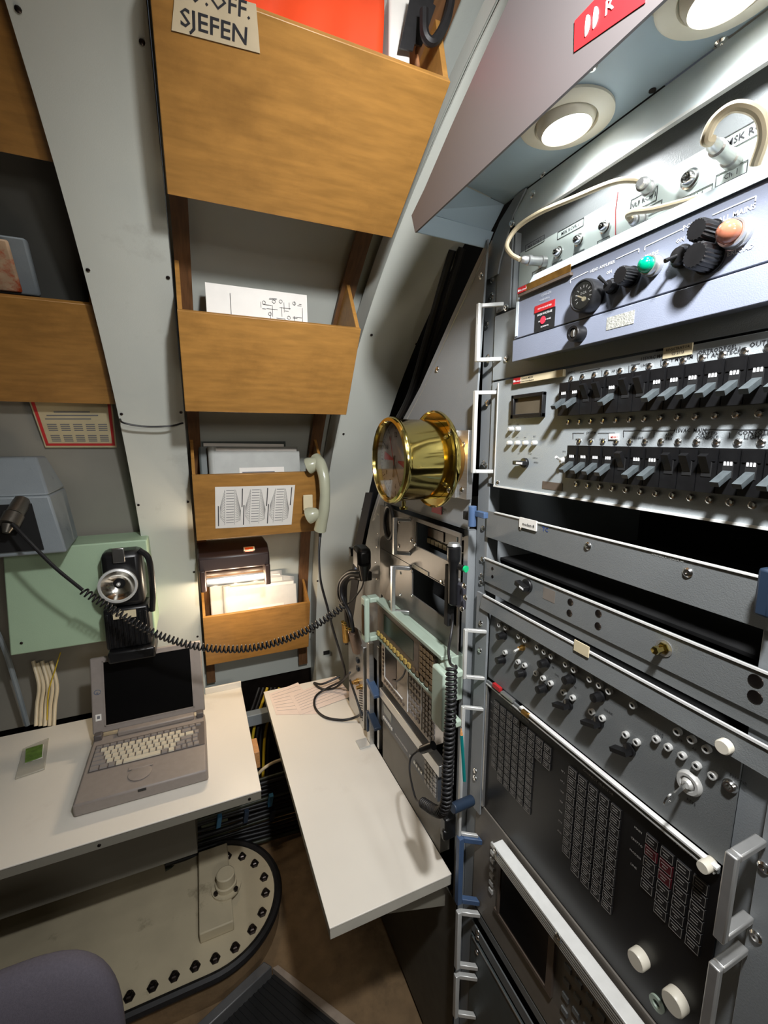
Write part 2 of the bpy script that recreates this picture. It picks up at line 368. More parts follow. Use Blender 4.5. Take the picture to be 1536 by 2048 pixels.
# handwritten paper labels on the top bin
P0 = (0, 0.683, 2.25); NB = Vector((0, -0.14, -0.222)).normalized()
def on_bin1(px, py, d=0.0012): return APL(px, py, Vector(P0) + NB * d, NB)
SL = Vector((0, 0.222, -0.14)).normalized()            # down along the bin front
t = thing('handwritten_label', 'worn paper label taped on the top bin, lettered by hand in black', 'label', on_bin1(430, 60))
a, b, c, e = on_bin1(352, -40), on_bin1(512, 8), on_bin1(520, 106), on_bin1(343, 60)
obj('paper', MB().quadslab([a, b, c, e], NB * 0.0006), mat('worn_paper', (186, 170, 140), 0.6, var=0.08, scale=20), t)
mb = MB()
q = on_bin1(360, 50, 0.0022); q2 = on_bin1(480, 86, 0.0022); ux = (q2 - q).normalized()
mb.text('SJEFEN', q, 0.0255, ux, -SL, stretch=1.12)
q = on_bin1(372, -2, 0.0022); mb.text('O.OFF.', q, 0.0235, ux, -SL, stretch=1.1)
obj('lettering', mb, M['ink'], t)

# contents of the top bin
def cloth(name, corners, m, label, cat, folds=5, amp=0.012, th=0.012):
    a, b, c, e = map(Vector, corners)
    def f(u, v):
        p = a.lerp(b, u).lerp(e.lerp(c, u), v)
        return p + Vector((0, amp * sin(u * folds * pi + 2.2 * v) + 0.5 * amp * sin(v * 7 + u * 9), 0.3 * amp * cos(u * 11)))
    o = obj(name, MB().grid(f, 24, 16), m, smooth=80); so = o.modifiers.new('s', 'SOLIDIFY'); so.thickness = th
    return tag(o, label, cat)
cloth('orange_fabric', [(0.03, 0.735, 2.42), (0.315, 0.735, 2.42), (0.315, 0.76, 2.25), (0.03, 0.76, 2.25)], M['orange'], 'bright orange fabric bundle sticking out of the top bin', 'fabric', amp=0.007)
tag(obj('white_board', MB().box(0.325, 0.362, 0.735, 0.79, 2.245, 2.43), M['white'], bev=0.004), 'white board standing in the top bin beside orange fabric', 'board')
mb = MB()
for k, (px, py, qx, qy) in enumerate(((838, -20, 812, 100), (868, -20, 830, 90))):
    p, r = AY(px, py, 0.70), AY(qx, qy, 0.72)
    mb.obox((p + r) / 2, (0.012, 0.001, 0.002), (r - p) / 2, (0, 0.0015, 0))
mb.tube(spline([AY(905, -20, 0.69), AY(893, 40, 0.69), AY(868, 82, 0.69), AY(850, 70, 0.69), AY(848, 20, 0.69)]), 0.007)
tag(obj('black_strap', mb, M['rubber']), 'black webbing straps hanging in the top bin beside the white board', 'strap')
cloth('tan_bag', [(0.37, 0.77, 2.41), (0.395, 0.77, 2.41), (0.395, 0.79, 2.26), (0.37, 0.79, 2.26)], mat('tan_leather', (176, 120, 76), 0.6, var=0.2, scale=20), 'tan bag corner at the right end of the top bin', 'bag', 3, 0.006)

# circuit drawing in bin 2
t = thing('circuit_drawing', 'white sheet with a printed circuit diagram standing in the second bin', 'paper', (0.05, 1.19, 1.97))
obj('sheet', MB().box(0.05, 0.293, 1.185, 1.188, 1.90, 2.063), M['white'], t)
mb = MB(); yq = 1.1835
def ln(mb, x0, z0, x1, z1, w=0.0008, y=yq):
    d = Vector((x1 - x0, 0, z1 - z0)); n_ = Vector((-d.z, 0, d.x)).normalized() * w / 2; c = Vector(((x0 + x1)/2, y, (z0 + z1)/2))
    mb.obox(c, d/2, n_, (0, 0.0003, 0))
ln(mb, 0.105, 1.94, 0.105, 2.045, 0.0012); ln(mb, 0.28, 1.94, 0.28, 2.03, 0.001)
random.seed(3)
for k in range(26):
    x = random.uniform(0.175, 0.275); z = random.uniform(1.975, 2.045); L = random.uniform(0.008, 0.03)
    if k % 2: ln(mb, x, z, min(x + L, 0.278), z)
    else: ln(mb, x, z, x, z - L)
for k in range(9):
    x = random.uniform(0.18, 0.27); z = random.uniform(1.985, 2.04); r = 0.004
    pts = [(x + r * cos(a * pi / 4), z + r * sin(a * pi / 4)) for a in range(9)]
    for (x0, z0), (x1, z1) in zip(pts, pts[1:]): ln(mb, x0, z0, x1, z1)
obj('print', mb, M['ink'], t)

# binders
def binder(label, x0, x1, y, z0, z1, th, m, name='ring_binder', lean=0.03, tagm=True, sp=0.012, curve=0.0):
    t = thing(name, label, 'binder', (x0, y, z0)); up = Vector((0, lean, z1 - z0)); dp = Vector((0, th, 0))
    o = Vector((x0, y, z0)); w = Vector((x1 - x0, 0, 0))
    obj('front_cover', MB().quadslab([o, o + w, o + w + up * 0.90, o + up * 0.92], (0, 0.003, 0)), m, t, bev=0.001)
    def bc(u, v): return o + w * u + up * v * (1 + 0.0) + dp + Vector((0, 0, curve * sin(u * pi) * v))
    mb = MB().grid(bc, 12, 1); ob = obj('back_cover', mb, m, t); so = ob.modifiers.new('s', 'SOLIDIFY'); so.thickness = 0.002
    obj('spine', MB().cyl(o + dp * 0.5, o + dp * 0.5 + up, th * 0.52, n=14), m, t)
    obj('pages', MB().quadslab([o + w * 0.03 + Vector((0, .004, 0)), o + w * 0.96 + Vector((0, .004, 0)), o + w * 0.97 + up * 0.95 + Vector((0, .004, 0)), o + w * 0.03 + up * 0.975 + Vector((0, .004, 0))], (0, th - 0.007, 0)), M['white'], t)
    if tagm:
        a = o + w * 0.28 + up * 0.06 + Vector((0, -0.001, 0)); ww = w * 0.52; uu = up * 0.5
        obj('title_card', MB().quadslab([a, a + ww, a + ww + uu, a + uu], (0, -0.0006, 0)), M['white'], t)
        mb = MB()
        for k in range(4): 
            mb.obox(a + ww * (0.3 if k % 2 else 0.42) + uu * (0.8 - 0.2 * k) + Vector((0, -0.0012, 0)), ww * (0.26 if k % 2 else 0.36), uu * 0.022, (0, 0.0003, 0))
        obj('print', mb, M['greyink'], t)
    return t
binder('grey ring binder with a white title card in the third bin', 0.055, 0.335, 1.505, 1.52, 1.672, 0.028, M['binder'], lean=0.02)
binder('thin dark grey folder leaning behind the grey ring binder', 0.022, 0.30, 1.548, 1.50, 1.69, 0.016, M['binder_dk'], name='thin_folder', lean=0.02, tagm=False)
binder('white ring binder with a title card standing in the lowest bin', 0.085, 0.36, 1.765, 0.90, 1.118, 0.03, M['binder_w'], lean=0.02, curve=0.02)
binder('wide white folder behind the white binder in the lowest bin', 0.028, 0.31, 1.80, 0.90, 1.15, 0.012, M['binder_w'], name='thin_folder', lean=0.01, tagm=False)

# laminated chart sheet on bin 3
t = thing('chart_sheet', 'laminated sheet with three pin tables, taped on the third bin', 'sheet', AY(430, 1055, 1.46))
P3 = Vector((0, 1.438, 1.59)); N3 = Vector((0, -0.214, -0.062)).normalized()
def on3(px, py, d=0.001): return APL(px, py, P3 + N3 * d, N3)
a, b, c, e = on3(430, 974), on3(590, 970), on3(583, 1049), on3(431, 1057)
obj('paper', MB().quadslab([a, b, c, e], N3 * 0.0006), M['white'], t)
mb = MB(); mg = MB()
a, b, c, e = on3(433, 977, .0022), on3(586, 973, .0022), on3(579, 1046, .0022), on3(434, 1054, .0022)
def uv3(u, v): return a.lerp(b, u).lerp(e.lerp(c, u), v)
def seg(mb, p, q, w): d = q - p; mb.obox((p + q) / 2, d / 2, N3.cross(d).normalized() * w / 2, N3 * 0.0002)
for k in range(3):
    u0 = 0.02 + k * 0.33
    seg(mb, uv3(u0, 0.45), uv3(u0, 0.98), 0.0028); seg(mb, uv3(u0 + 0.305, 0.02), uv3(u0 + 0.305, 0.5), 0.0028)
    for j in range(13):
        v = 0.06 + j * 0.07
        seg(mg, uv3(u0 + 0.10, v), uv3(u0 + 0.20, v), 0.0016)
        seg(mb, uv3(u0 + 0.02, 0.5 + 0.02 * j), uv3(u0 + 0.08, v), 0.0005); seg(mb, uv3(u0 + 0.29, 0.6 + 0.02 * j), uv3(u0 + 0.22, v), 0.0005)
    for q in (0.08, 0.21): seg(mb, uv3(u0 + q, 0.04), uv3(u0 + q, 0.96), 0.0006)
obj('print', mb, M['ink'], t); obj('table_print', mg, M['greyink'], t)

# ---------------------------------------------------------------- grey telephone handset
hs = t = thing('telephone_handset', 'pale grey telephone handset hanging on the right end of the third bin', 'handset', AY(640, 1058, 1.40))
hp = [AY(632, 918, 1.43), AY(641, 930, 1.395), AY(648, 955, 1.375), AY(650, 990, 1.37), AY(648, 1020, 1.375), AY(643, 1045, 1.39), AY(640, 1060, 1.40)]
hp = spline(hp, 5); nn = len(hp)
obj('grip', MB().tube(hp, 0.016, 18, [0.0165 + 0.004 * abs(i / (nn - 1) - 0.5) * 2 for i in range(nn)]), M['handset'], t, smooth=80)
for nm, (px, py), y in (('earpiece', (622, 930), 1.415), ('mouthpiece', (622, 1030), 1.395)):
    c = AY(px, py, y); ax = Vector((-0.75, 0.45, -0.35))
    obj(nm, MB().lathe(c - ax * 0.034, ax, [(0, 0.004), (0.008, 0.016), (0.02, 0.022), (0.034, 0.0265), (0.042, 0.027), (0.044, 0.024), (0.045, 0.0)], 28), M['handset'], t, smooth=50)
obj('cord_grommet', MB().cyl(AY(641, 1058, 1.40), AY(640, 1075, 1.40), 0.006, 0.005, 12), M['black'], t)
cr = thing('handset_cradle', 'small cream bracket on the third bin behind the handset', 'bracket', AY(613, 1015, 1.445))
obj('plate', MB().obox(AY(616, 1005, 1.446), (0.016, 0, 0), (0, 0, 0.026), (0, 0.004, 0)), M['tape'], cr, bev=0.002)
cord = spline([AY(640, 1072, 1.40), AY(638, 1110, 1.38), AY(641, 1160, 1.36), AY(655, 1215, 1.36), AY(667, 1262, 1.38), AY(682, 1312, 1.40), AZ(690, 1352, 0.80), AZ(672, 1374, 0.735), AZ(645, 1378, 0.73), AZ(628, 1366, 0.735), AZ(645, 1368, 0.75), AZ(680, 1353, 0.77)], 8)
obj('cord', MB().tube(cord, 0.0042, 8), M['rubber'], hs)

# ---------------------------------------------------------------- reading lamp over the lowest bin
t = thing('reading_lamp', 'dark brown tube lamp with an orange switch under the third bin', 'lamp', (0.11, 1.70, 1.15))
housing = mat('brown_lamp_plastic', (46, 34, 32), 0.4, var=0.05)
obj('housing', MB().prism([(-0.012, 1.66, 1.313), (-0.012, 1.62, 1.285), (-0.012, 1.615, 1.235), (-0.012, 1.76, 1.235), (-0.012, 1.78, 1.313)], (0.245, 0, 0)), housing, t, bev=0.006)
for x in (-0.010, 0.212): obj('end_cheek', MB().box(x, x + 0.02, 1.605, 1.72, 1.165, 1.243), housing, t, bev=0.004)
obj('reflector', MB().grid(lambda u, v: Vector((0.012 + 0.198 * u, 1.66 + 0.048 * cos(pi * (0.05 + v * 0.9)), 1.172 + 0.06 * sin(pi * (0.05 + v * 0.9)))), 2, 14), M['foil'], t)
obj('tube', MB().cyl((0.016, 1.655, 1.196), (0.206, 1.655, 1.196), 0.012, n=16), M['readbulb'], t, smooth=60)
obj('switch_bezel', MB().obox(AY(498, 1099, 1.632), (0.019, 0, 0), (0, -0.006, 0.007), (0, 0.006, 0.004)), M['tape'], t)
obj('switch', MB().obox(AY(498, 1099, 1.622), (0.014, 0, 0), (0, -0.004, 0.005), (0, 0.004, 0.003)), mat('orange_rocker', (200, 70, 20), 0.4), t)
for x in (0.04, 0.11, 0.18):
    light('reading_light', 'POINT', (x, 1.60, 1.17), (x, 1.2, 0.72), LG['read'] / 3, (1.0, 0.80, 0.58), 0.018)

# ---------------------------------------------------------------- things on the hull left of the left column
t = thing('junction_box', 'green painted metal box on the hull behind the lantern', 'box', (-0.35, 1.75, 1.05))
obj('housing', MB().hexa([(-0.56, 1.61, 1.04), (-0.16, 1.61, 1.04), (-0.16, 1.86, 1.04), (-0.56, 1.86, 1.04), (-0.535, 1.59, 1.375), (-0.16, 1.59, 1.375), (-0.16, 1.74, 1.375), (-0.535, 1.74, 1.375)]), M['green_panel'], t, bev=0.004)
for px, py in ((14, 1114), (29, 1202), (43, 1286), (178, 1102)):
    put('screw', screw_me, t, AY(px, py, 1.598 if py < 1150 else 1.604))
t = thing('wall_equipment_box', 'blue grey box with a black socket recess at the left edge', 'box', (-0.55, 1.55, 1.38))
obj('housing', MB().hexa([(-0.72, 1.45, 1.385), (-0.345, 1.45, 1.385), (-0.36, 1.66, 1.385), (-0.72, 1.66, 1.385), (-0.72, 1.43, 1.55), (-0.365, 1.43, 1.55), (-0.375, 1.64, 1.55), (-0.72, 1.64, 1.55)])
    .hexa([(-0.72, 1.43, 1.55), (-0.365, 1.43, 1.55), (-0.375, 1.64, 1.55), (-0.72, 1.64, 1.55), (-0.72, 1.50, 1.65), (-0.40, 1.50, 1.65), (-0.40, 1.585, 1.65), (-0.72, 1.585, 1.65)]), M['blue_box'], t, bev=0.006)
obj('recess_panel', MB().quadslab([(-0.71, 1.4455, 1.40), (-0.395, 1.4455, 1.40), (-0.405, 1.431, 1.53), (-0.71, 1.431, 1.53)], (0, -0.004, 0)), M['matte'], t)
c = AY(28, 1030, 1.40)
obj('connector', MB().cyl(c + Vector((0.01, 0.04, 0.03)), c, 0.020, n=18).cyl(c, c + Vector((-0.008, -0.02, -0.022)), 0.023, n=18).cyl(c + Vector((-0.008, -0.02, -0.022)), c + Vector((-0.012, -0.03, -0.04)), 0.015, 0.008, n=18), mat('gun_metal', (110, 106, 98), 0.35, 0.8), t)
obj('name_tag', MB().obox(AY(40, 1058, 1.438), (0.030, 0, 0), (0, 0, 0.006), (0, 0.001, 0)), M['white'], t)
obj('lettering', MB().text('PHONE-P', AY(28, 1061, 1.4362), 0.009, (1, 0, 0)), M['ink'], t)
# notice with a red border
t = thing('notice', 'cream notice with a red border and small print, under the shadowed bin', 'notice', AH(150, 890, 1.90))
def on_h(px, py, r=1.926): return AH(px, py, r)
A, B, Cc, D = on_h(52, 780), on_h(222, 780), on_h(234, 893), on_h(92, 893)
def uvn(u, v, d=0.0): 
    p = A.lerp(B, u).lerp(D.lerp(Cc, u), v); return p + Vector((0, -0.006 - d, -0.003))
obj('paper', MB().grid(lambda u, v: uvn(u, v), 2, 8), mat('aged_paper', (190, 176, 140), 0.7, var=0.05), t)
mb = MB()
for (u0, v0, u1, v1) in ((0.02, 0, 0.06, 0.96), (0.94, 0, 0.98, 0.96), (0.02, 0.92, 0.98, 0.965)):
    mb.add([uvn(u0, v0, .001), uvn(u1, v0, .001), uvn(u1, v1, .001), uvn(u0, v1, .001)], [(0, 1, 2, 3)])
obj('border', mb, M['redink'], t)
mb = MB()
for k in range(5):
    for j in range(2):
        for i in range(4):
            u = 0.12 + k * 0.165; v = 0.56 + j * 0.2 + i * 0.035
            mb.add([uvn(u, v, .001), uvn(u + 0.12, v, .001), uvn(u + 0.12, v + 0.018, .001), uvn(u, v + 0.018, .001)], [(0, 1, 2, 3)])
for v, u0, u1 in ((0.34, 0.25, 0.7), (0.40, 0.15, 0.8), (0.46, 0.12, 0.7)): mb.add([uvn(u0, v, .001), uvn(u1, v, .001), uvn(u1, v + 0.02, .001), uvn(u0, v + 0.02, .001)], [(0, 1, 2, 3)])
obj('print', mb, M['greyink'], t)
# books in the shadowed bin
def leaning(name, top, bot, y, th, m):
    a_, b_ = AY(*top, y), AY(*bot, y + 0.09); L = Vector((-0.26, 0, 0)); d = Vector((0, th, 0.004))
    dn = (b_ - a_) * 1.2
    return obj(name, MB().hexa([a_ + dn + L, a_ + dn, a_ + dn + d, a_ + dn + L + d, a_ + L, a_, a_ + d, a_ + L + d]), m, bev=0.005)
tag(leaning('grey_case', (50, 476), (75, 575), 1.165, 0.022, M['blue_box']), 'grey rounded case standing in the shadowed middle left bin', 'case')
tag(leaning('cream_book', (14, 480), (40, 570), 1.150, 0.010, mat('worn_cover', (190, 160, 130), 0.6, var=0.3, scale=20, dirt=((176, 70, 30), 12, 0.5, 0.6))), 'worn cream and orange book in front of the grey case', 'book')

# ---------------------------------------------------------------- emergency lantern
t = thing('hand_lantern', 'black battery lantern with a round reflector, hung behind the laptop', 'lantern', (-0.23, 1.52, 0.99))
Lx = -0.225
body = MB().box(Lx - 0.062, Lx + 0.062, 1.50, 1.585, 1.02, 1.155)
obj('battery_case', body, M['black'], t, bev=0.008)
mb = MB()
for k in range(8): mb.box(Lx - 0.055 + k * 0.0148, Lx - 0.048 + k * 0.0148, 1.493, 1.50, 1.03, 1.14)
obj('grip_rib', mb, M['black'], t, bev=0.001)
obj('foot', MB().box(Lx - 0.058, Lx + 0.072, 1.48, 1.59, 0.985, 1.022), M['black'], t, bev=0.006)
obj('head', MB().box(Lx - 0.055, Lx + 0.055, 1.50, 1.585, 1.155, 1.33), M['black'], t, bev=0.018)
lc = Vector((Lx - 0.012, 1.497, 1.232)); fa = Vector((0.05, -1, 0.05))
obj('lens_ring', MB().lathe(lc, fa, [(0, 0.050), (0.012, 0.053), (0.022, 0.052), (0.024, 0.046), (0.018, 0.044)], 36), M['handle'], t)
obj('reflector', MB().lathe(lc + Vector(fa) * 0.016, -fa, [(0, 0.044), (0.008, 0.036), (0.016, 0.024), (0.022, 0.008), (0.022, 0)], 32), M['foil'], t, smooth=60)
obj('lamp_bulb', MB().lathe(lc + Vector(fa) * -0.004, fa, [(0, 0.005), (0.008, 0.006), (0.012, 0.004), (0.014, 0)], 12), M['handle'], t)
obj('clip', MB().box(Lx - 0.02, Lx + 0.012, 1.49, 1.50, 1.30, 1.345), M['steel'], t, bev=0.002)
obj('carry_handle', MB().tube(spline([(Lx + 0.05, 1.51, 1.33), (Lx + 0.075, 1.50, 1.30), (Lx + 0.078, 1.50, 1.20), (Lx + 0.07, 1.51, 1.13)]), 0.009, 10), M['black'], t)
obj('name_tag', MB().box(Lx - 0.034, Lx + 0.028, 1.488, 1.493, 1.125, 1.148), M['tape'], t)

t.location.z += 0.03
# long coiled cord from the socket past the lantern to the far rack
cp = [AY(24, 1048, 1.36), AY(60, 1085, 1.34), AY(110, 1135, 1.34), AY(165, 1180, 1.35)]
tag(obj('socket_lead', MB().tube(spline(cp, 6), 0.0045, 8), M['rubber']), 'straight black lead from the socket of the blue grey box', 'cord')
cp = [AY(165, 1181, 1.35), AY(230, 1222, 1.36), AY(300, 1262, 1.33), AY(370, 1287, 1.30), AY(440, 1298, 1.27), AY(520, 1293, 1.24), AY(600, 1267, 1.22), AY(660, 1232, 1.20), AY(690, 1208, 1.19)]
tag(obj('coiled_cord', MB().tube(helix(spline(cp, 8), 0.0095, 66, 9), 0.0028, 5), M['rubber'], smooth=80), 'long black coiled cord hanging in front of the columns and lowest bin', 'cord')
tag(obj('rib_lead', MB().tube(spline([AH(240, 838, 1.83), AH(248, 846, 1.80), AH(290, 853, 1.80), AH(340, 852, 1.80), AH(366, 846, 1.83)], 8), 0.0025, 6), M['rubber']), 'thin black lead looped across the left white column', 'cord')
tag(obj('hull_conduit', MB().tube(spline([AY(-20, 1235, 1.72), AY(10, 1300, 1.75), AY(35, 1380, 1.78), AY(55, 1450, 1.80)], 6), 0.008, 8), M['blue_box']), 'grey conduit running down the hull left of the laptop', 'conduit')
cab = []
for k in range(5):
    x = 70 + k * 9; cab.append(tag(obj('white_cable', MB().tube(spline([AY(x - 4, 1322 + 4 * (k % 2), 1.80), AY(x + 8, 1370, 1.77), AY(x + 4, 1410, 1.75), AY(x + 2, 1452, 1.72)], 6), 0.006, 8), M['cream']), ('leftmost', 'second from the left', 'middle', 'second from the right', 'rightmost')[k] + ' of the five white cables hanging under the green box', 'cable', 'white cables under the green box'))
tag(obj('yellow_wire', MB().tube(spline([AY(121, 1305, 1.75), AY(110, 1340, 1.74), AY(97, 1385, 1.73), AY(94, 1440, 1.72)], 6), 0.002, 6), M['yellow']), 'thin yellow wire beside the white cables under the green box', 'wire')

# ---------------------------------------------------------------- laptop desk
DZ = 0.72
t = thing('laptop_desk', 'white topped shelf desk on the left carrying the laptop', 'desk', (-0.35, 1.42, DZ - 0.03))
obj('top', MB().box(-0.95, 0.113, 1.142, 1.715, DZ - 0.004, DZ), M['desk'], t, bev=0.001)
obj('apron', MB().box(-0.95, 0.112, 1.144, 1.713, DZ - 0.030, DZ - 0.0045), M['grey_box'], t, bev=0.001)
obj('back_lip', MB().box(-0.02, 0.113, 1.708, 1.716, DZ, DZ + 0.024), M['desk'], t, bev=0.001)
put('screw', screw_me, t, (-0.28, 1.1435, DZ - 0.018)); put('screw', screw_me, t, (0.08, 1.1435, DZ - 0.018))
tag(obj('desk_cabinet', MB().box(-1.1, -0.075, 1.40, 1.72, 0.335, DZ - 0.031), M['grey_box'], bev=0.003), 'grey box fitted under the laptop desk', 'cabinet')

# laptop
LB = DZ + 0.0005; LH = 0.044
t = thing('laptop', 'taupe laptop standing open with a dark screen on the left desk', 'laptop', (-0.187, 1.38, LB))
X0, X1, Y0, Y1 = -0.352, -0.022, 1.232, 1.515
obj('base', MB().hexa([(X0, Y0 + 0.006, LB), (X1, Y0 + 0.006, LB), (X1, Y1, LB), (X0, Y1, LB), (X0 + 0.002, Y0, LB + LH - 0.004), (X1 - 0.002, Y0, LB + LH - 0.004), (X1 - 0.002, Y1, LB + LH), (X0 + 0.002, Y1, LB + LH)]), M['laptop'], t, bev=0.006)
ZK = LB + LH - 0.001
obj('keyboard_well', MB().box(X0 + 0.016, X1 - 0.006, 1.348, 1.468, ZK, ZK + 0.0012), M['laptop_dk'], t)
obj('hinge_bar', MB().box(X0 + 0.07, X1 - 0.035, 1.490, 1.515, ZK, ZK + 0.016), M['laptop'], t, bev=0.004)
for x in (X0 + 0.006, X1 - 0.028): obj('hinge', MB().box(x, x + 0.022, 1.492, 1.52, ZK, ZK + 0.018), M['laptop_dk'], t, bev=0.003)
obj('pointing_pad', MB().lathe((-0.20, 1.292, ZK - 0.001), (0, 0, 1), [(0, 0.030), (0.0015, 0.030), (0.0022, 0.027), (0.0022, 0.0)], 28), M['laptop'], t)
obj('pad_button', MB().box(-0.232, -0.168, 1.312, 1.325, ZK, ZK + 0.002), M['laptop'], t, bev=0.001)
obj('latch', MB().box(-0.20, -0.18, 1.2312, 1.237, LB + 0.030, LB + 0.036), M['black'], t)
kx0, kx1 = X0 + 0.019, X1 - 0.009; ku = (kx1 - kx0) / 16.2
KM = {}
def keycap(wu, dk, cream):
    k = (round(wu, 2), dk, cream)
    if k not in KM:
        w_ = wu * ku - 0.003; h = dk - 0.003
        KM[k] = mesh(MB().hexa([(0, 0, 0), (w_, 0, 0), (w_, h, 0), (0, h, 0), (0.001, 0.001, 0.004), (w_ - 0.001, 0.001, 0.004), (w_ - 0.001, h - 0.001, 0.004), (0.001, h - 0.001, 0.004)]), 'key', M['key'] if cream else M['keyg'])
    return KM[k]
rows = [  # (y, depth, [(width, cream)])
 (1.454, 0.012, [(1.0, 0)] * 16),
 (1.434, 0.019, [(0.8, 0)] + [(1.0, 1)] * 12 + [(1.6, 0), (0.8, 0)]),
 (1.4145, 0.019, [(1.4, 0)] + [(1.0, 1)] * 12 + [(1.4, 1), (1.2, 0)][:1] + [(0.9, 0)]),
 (1.395, 0.019, [(1.7, 0)] + [(1.0, 1)] * 11 + [(1.8, 0), (1.0, 0)]),
 (1.3755, 0.019, [(2.1, 0)] + [(1.0, 1)] * 10 + [(1.4, 0), (1.0, 0), (1.0, 0)]),
 (1.3555, 0.0195, [(1.3, 0), (1.2, 0), (1.0, 0), (1.0, 1), (5.4, 1), (1.0, 0), (1.0, 1), (1.0, 0), (0.8, 0), (1.0, 0), (1.0, 0)])]
for y, dk, ks in rows:
    x = kx0
    for wu, cr_ in ks:
        put('key', keycap(wu, dk, cr_), t, (x, y - dk * 0.3, ZK + 0.0012)); x += wu * ku
# lid: leans back from the hinge
hg = Vector((0, 1.512, ZK + 0.012)); LU = Vector((0, 0.29, 0.957)).normalized(); LN = Vector((0, -LU.z, LU.y))
LHt = 0.236
def lid(x, h, d): return Vector((x, 0, 0)) + hg + LU * h + LN * d
def lidbox(x0, x1, h0, h1, d0, d1): 
    return MB().hexa([lid(x0, h0, d1), lid(x1, h0, d1), lid(x1, h0, d0), lid(x0, h0, d0), lid(x0, h1, d1), lid(x1, h1, d1), lid(x1, h1, d0), lid(x0, h1, d0)])
obj('lid', lidbox(X0, X1, 0, LHt, -0.014, 0), M['laptop'], t, bev=0.004)
obj('screen', lidbox(X0 + 0.038, X1 - 0.036, 0.022, LHt - 0.018, 0.0002, 0.0012), M['screen'], t)
mb = MB()
for a_ in ((X0 + 0.034, X0 + 0.038, 0.018, LHt - 0.014), (X1 - 0.036, X1 - 0.032, 0.018, LHt - 0.014), (X0 + 0.034, X1 - 0.032, 0.018, 0.022), (X0 + 0.034, X1 - 0.032, LHt - 0.018, LHt - 0.014)):
    q = lidbox(*a_, 0.0002, 0.003); mb.add(q.v, q.f)
obj('screen_bezel', mb, M['laptop'], t)
q = lidbox(X0 + 0.010, X0 + 0.026, 0.040, 0.060, 0.0002, 0.0009); obj('paper_sticker', q, M['white'], t)
q = lidbox(X0 + 0.014, X0 + 0.022, 0.046, 0.055, 0.001, 0.0013); obj('sticker_print', q, M['greyink'], t)
mb = MB()
pts = [lid(X0 + 0.018 + 0.009 * cos(a_ * pi / 10), 0.128 + 0.007 * sin(a_ * pi / 10), 0.001) for a_ in range(20)]
mb.tube(pts, 0.0007, 4); mb.text('e', lid(X0 + 0.0145, 0.1235, 0.0012), 0.011, (1, 0, 0), LU)
obj('badge', mb, M['blue'], t)
obj('lid_latch', lidbox(-0.215, -0.197, LHt - 0.006, LHt + 0.002, -0.002, 0.003), M['handle'], t)
# little tray with a green picture
t = thing('plastic_tray', 'small clear plastic tray with a green card on the left desk', 'tray', AZ(72, 1520, DZ))
a, b, c, e = AZ(46, 1500, DZ + .001), AZ(98, 1478, DZ + .001), AZ(90, 1540, DZ + .001), AZ(30, 1560, DZ + .001)
obj('tray', MB().quadslab([a, b, c, e], (0, 0, 0.006)), M['clear'], t, bev=0.002)
a, b, c, e = AZ(52, 1500, DZ + .008), AZ(86, 1490, DZ + .008), AZ(84, 1515, DZ + .008), AZ(50, 1527, DZ + .008)
obj('card', MB().quadslab([a, b, c, e], (0, 0, 0.004)), M['plant'], t)
obj('rim', MB().tube([a, b, c, e, a], 0.002, 6), M['white'], t)

# ---------------------------------------------------------------- right desk
t = thing('narrow_desk', 'narrow white topped desk along the far equipment rack', 'desk', (0.34, 1.17, DZ - 0.03))
obj('top', MB().box(0.190, 0.478, 0.722, 1.64, DZ - 0.004, DZ), M['desk'], t, bev=0.001)
obj('edge_band', MB().box(0.191, 0.478, 0.723, 1.639, DZ - 0.030, DZ - 0.0045), M['desk_edge'], t, bev=0.001)
for yb_ in (0.75, 1.5): obj('support_bracket', MB().prism([(0.225, yb_, DZ - 0.031), (0.48, yb_, DZ - 0.031), (0.48, yb_, DZ - 0.12)], (0, 0.012, 0)), M['grey_box'], t)
for px, py, r in ((820, 1586, 0.007), (843, 1577, 0.005)):
    c = AZ(px, py, DZ); obj('cable_hole', MB().lathe(c, (0, 0, 1), [(0.0003, r), (0.0006, r * 0.9), (0.0004, 0)], 18), M['matte'], t)
for k, (q, lb) in enumerate(((((538, 1388), (596, 1365), (640, 1428), (552, 1430)), 'printed form lying at the far left corner of the narrow desk'), (((580, 1392), (672, 1352), (705, 1392), (600, 1430)), 'printed form overlapping the other one under the cord loops'))):
    t = thing('paper_form', lb, 'paper', AZ(q[0][0], q[0][1], DZ)); zz = DZ + 0.0008 + 0.001 * k
    a, b, c, e = [AZ(*p, zz) for p in q]
    obj('sheet', MB().quadslab([a, b, c, e], (0, 0, 0.0005)), mat('pinkish_paper', (226, 208, 196), 0.7, var=0.03), t)
    mb = MB()
    for i in range(7):
        p, r = a.lerp(e, 0.1 + 0.12 * i).lerp(b.lerp(c, 0.1 + 0.12 * i), 0.06), a.lerp(e, 0.1 + 0.12 * i).lerp(b.lerp(c, 0.1 + 0.12 * i), 0.94)
        d = r - p; mb.obox((p + r) / 2 + Vector((0, 0, 0.0007)), d / 2, Vector((-d.y, d.x, 0)).normalized() * 0.0005, (0, 0, 0.0001))
    obj('print', mb, M['greyink'], t)

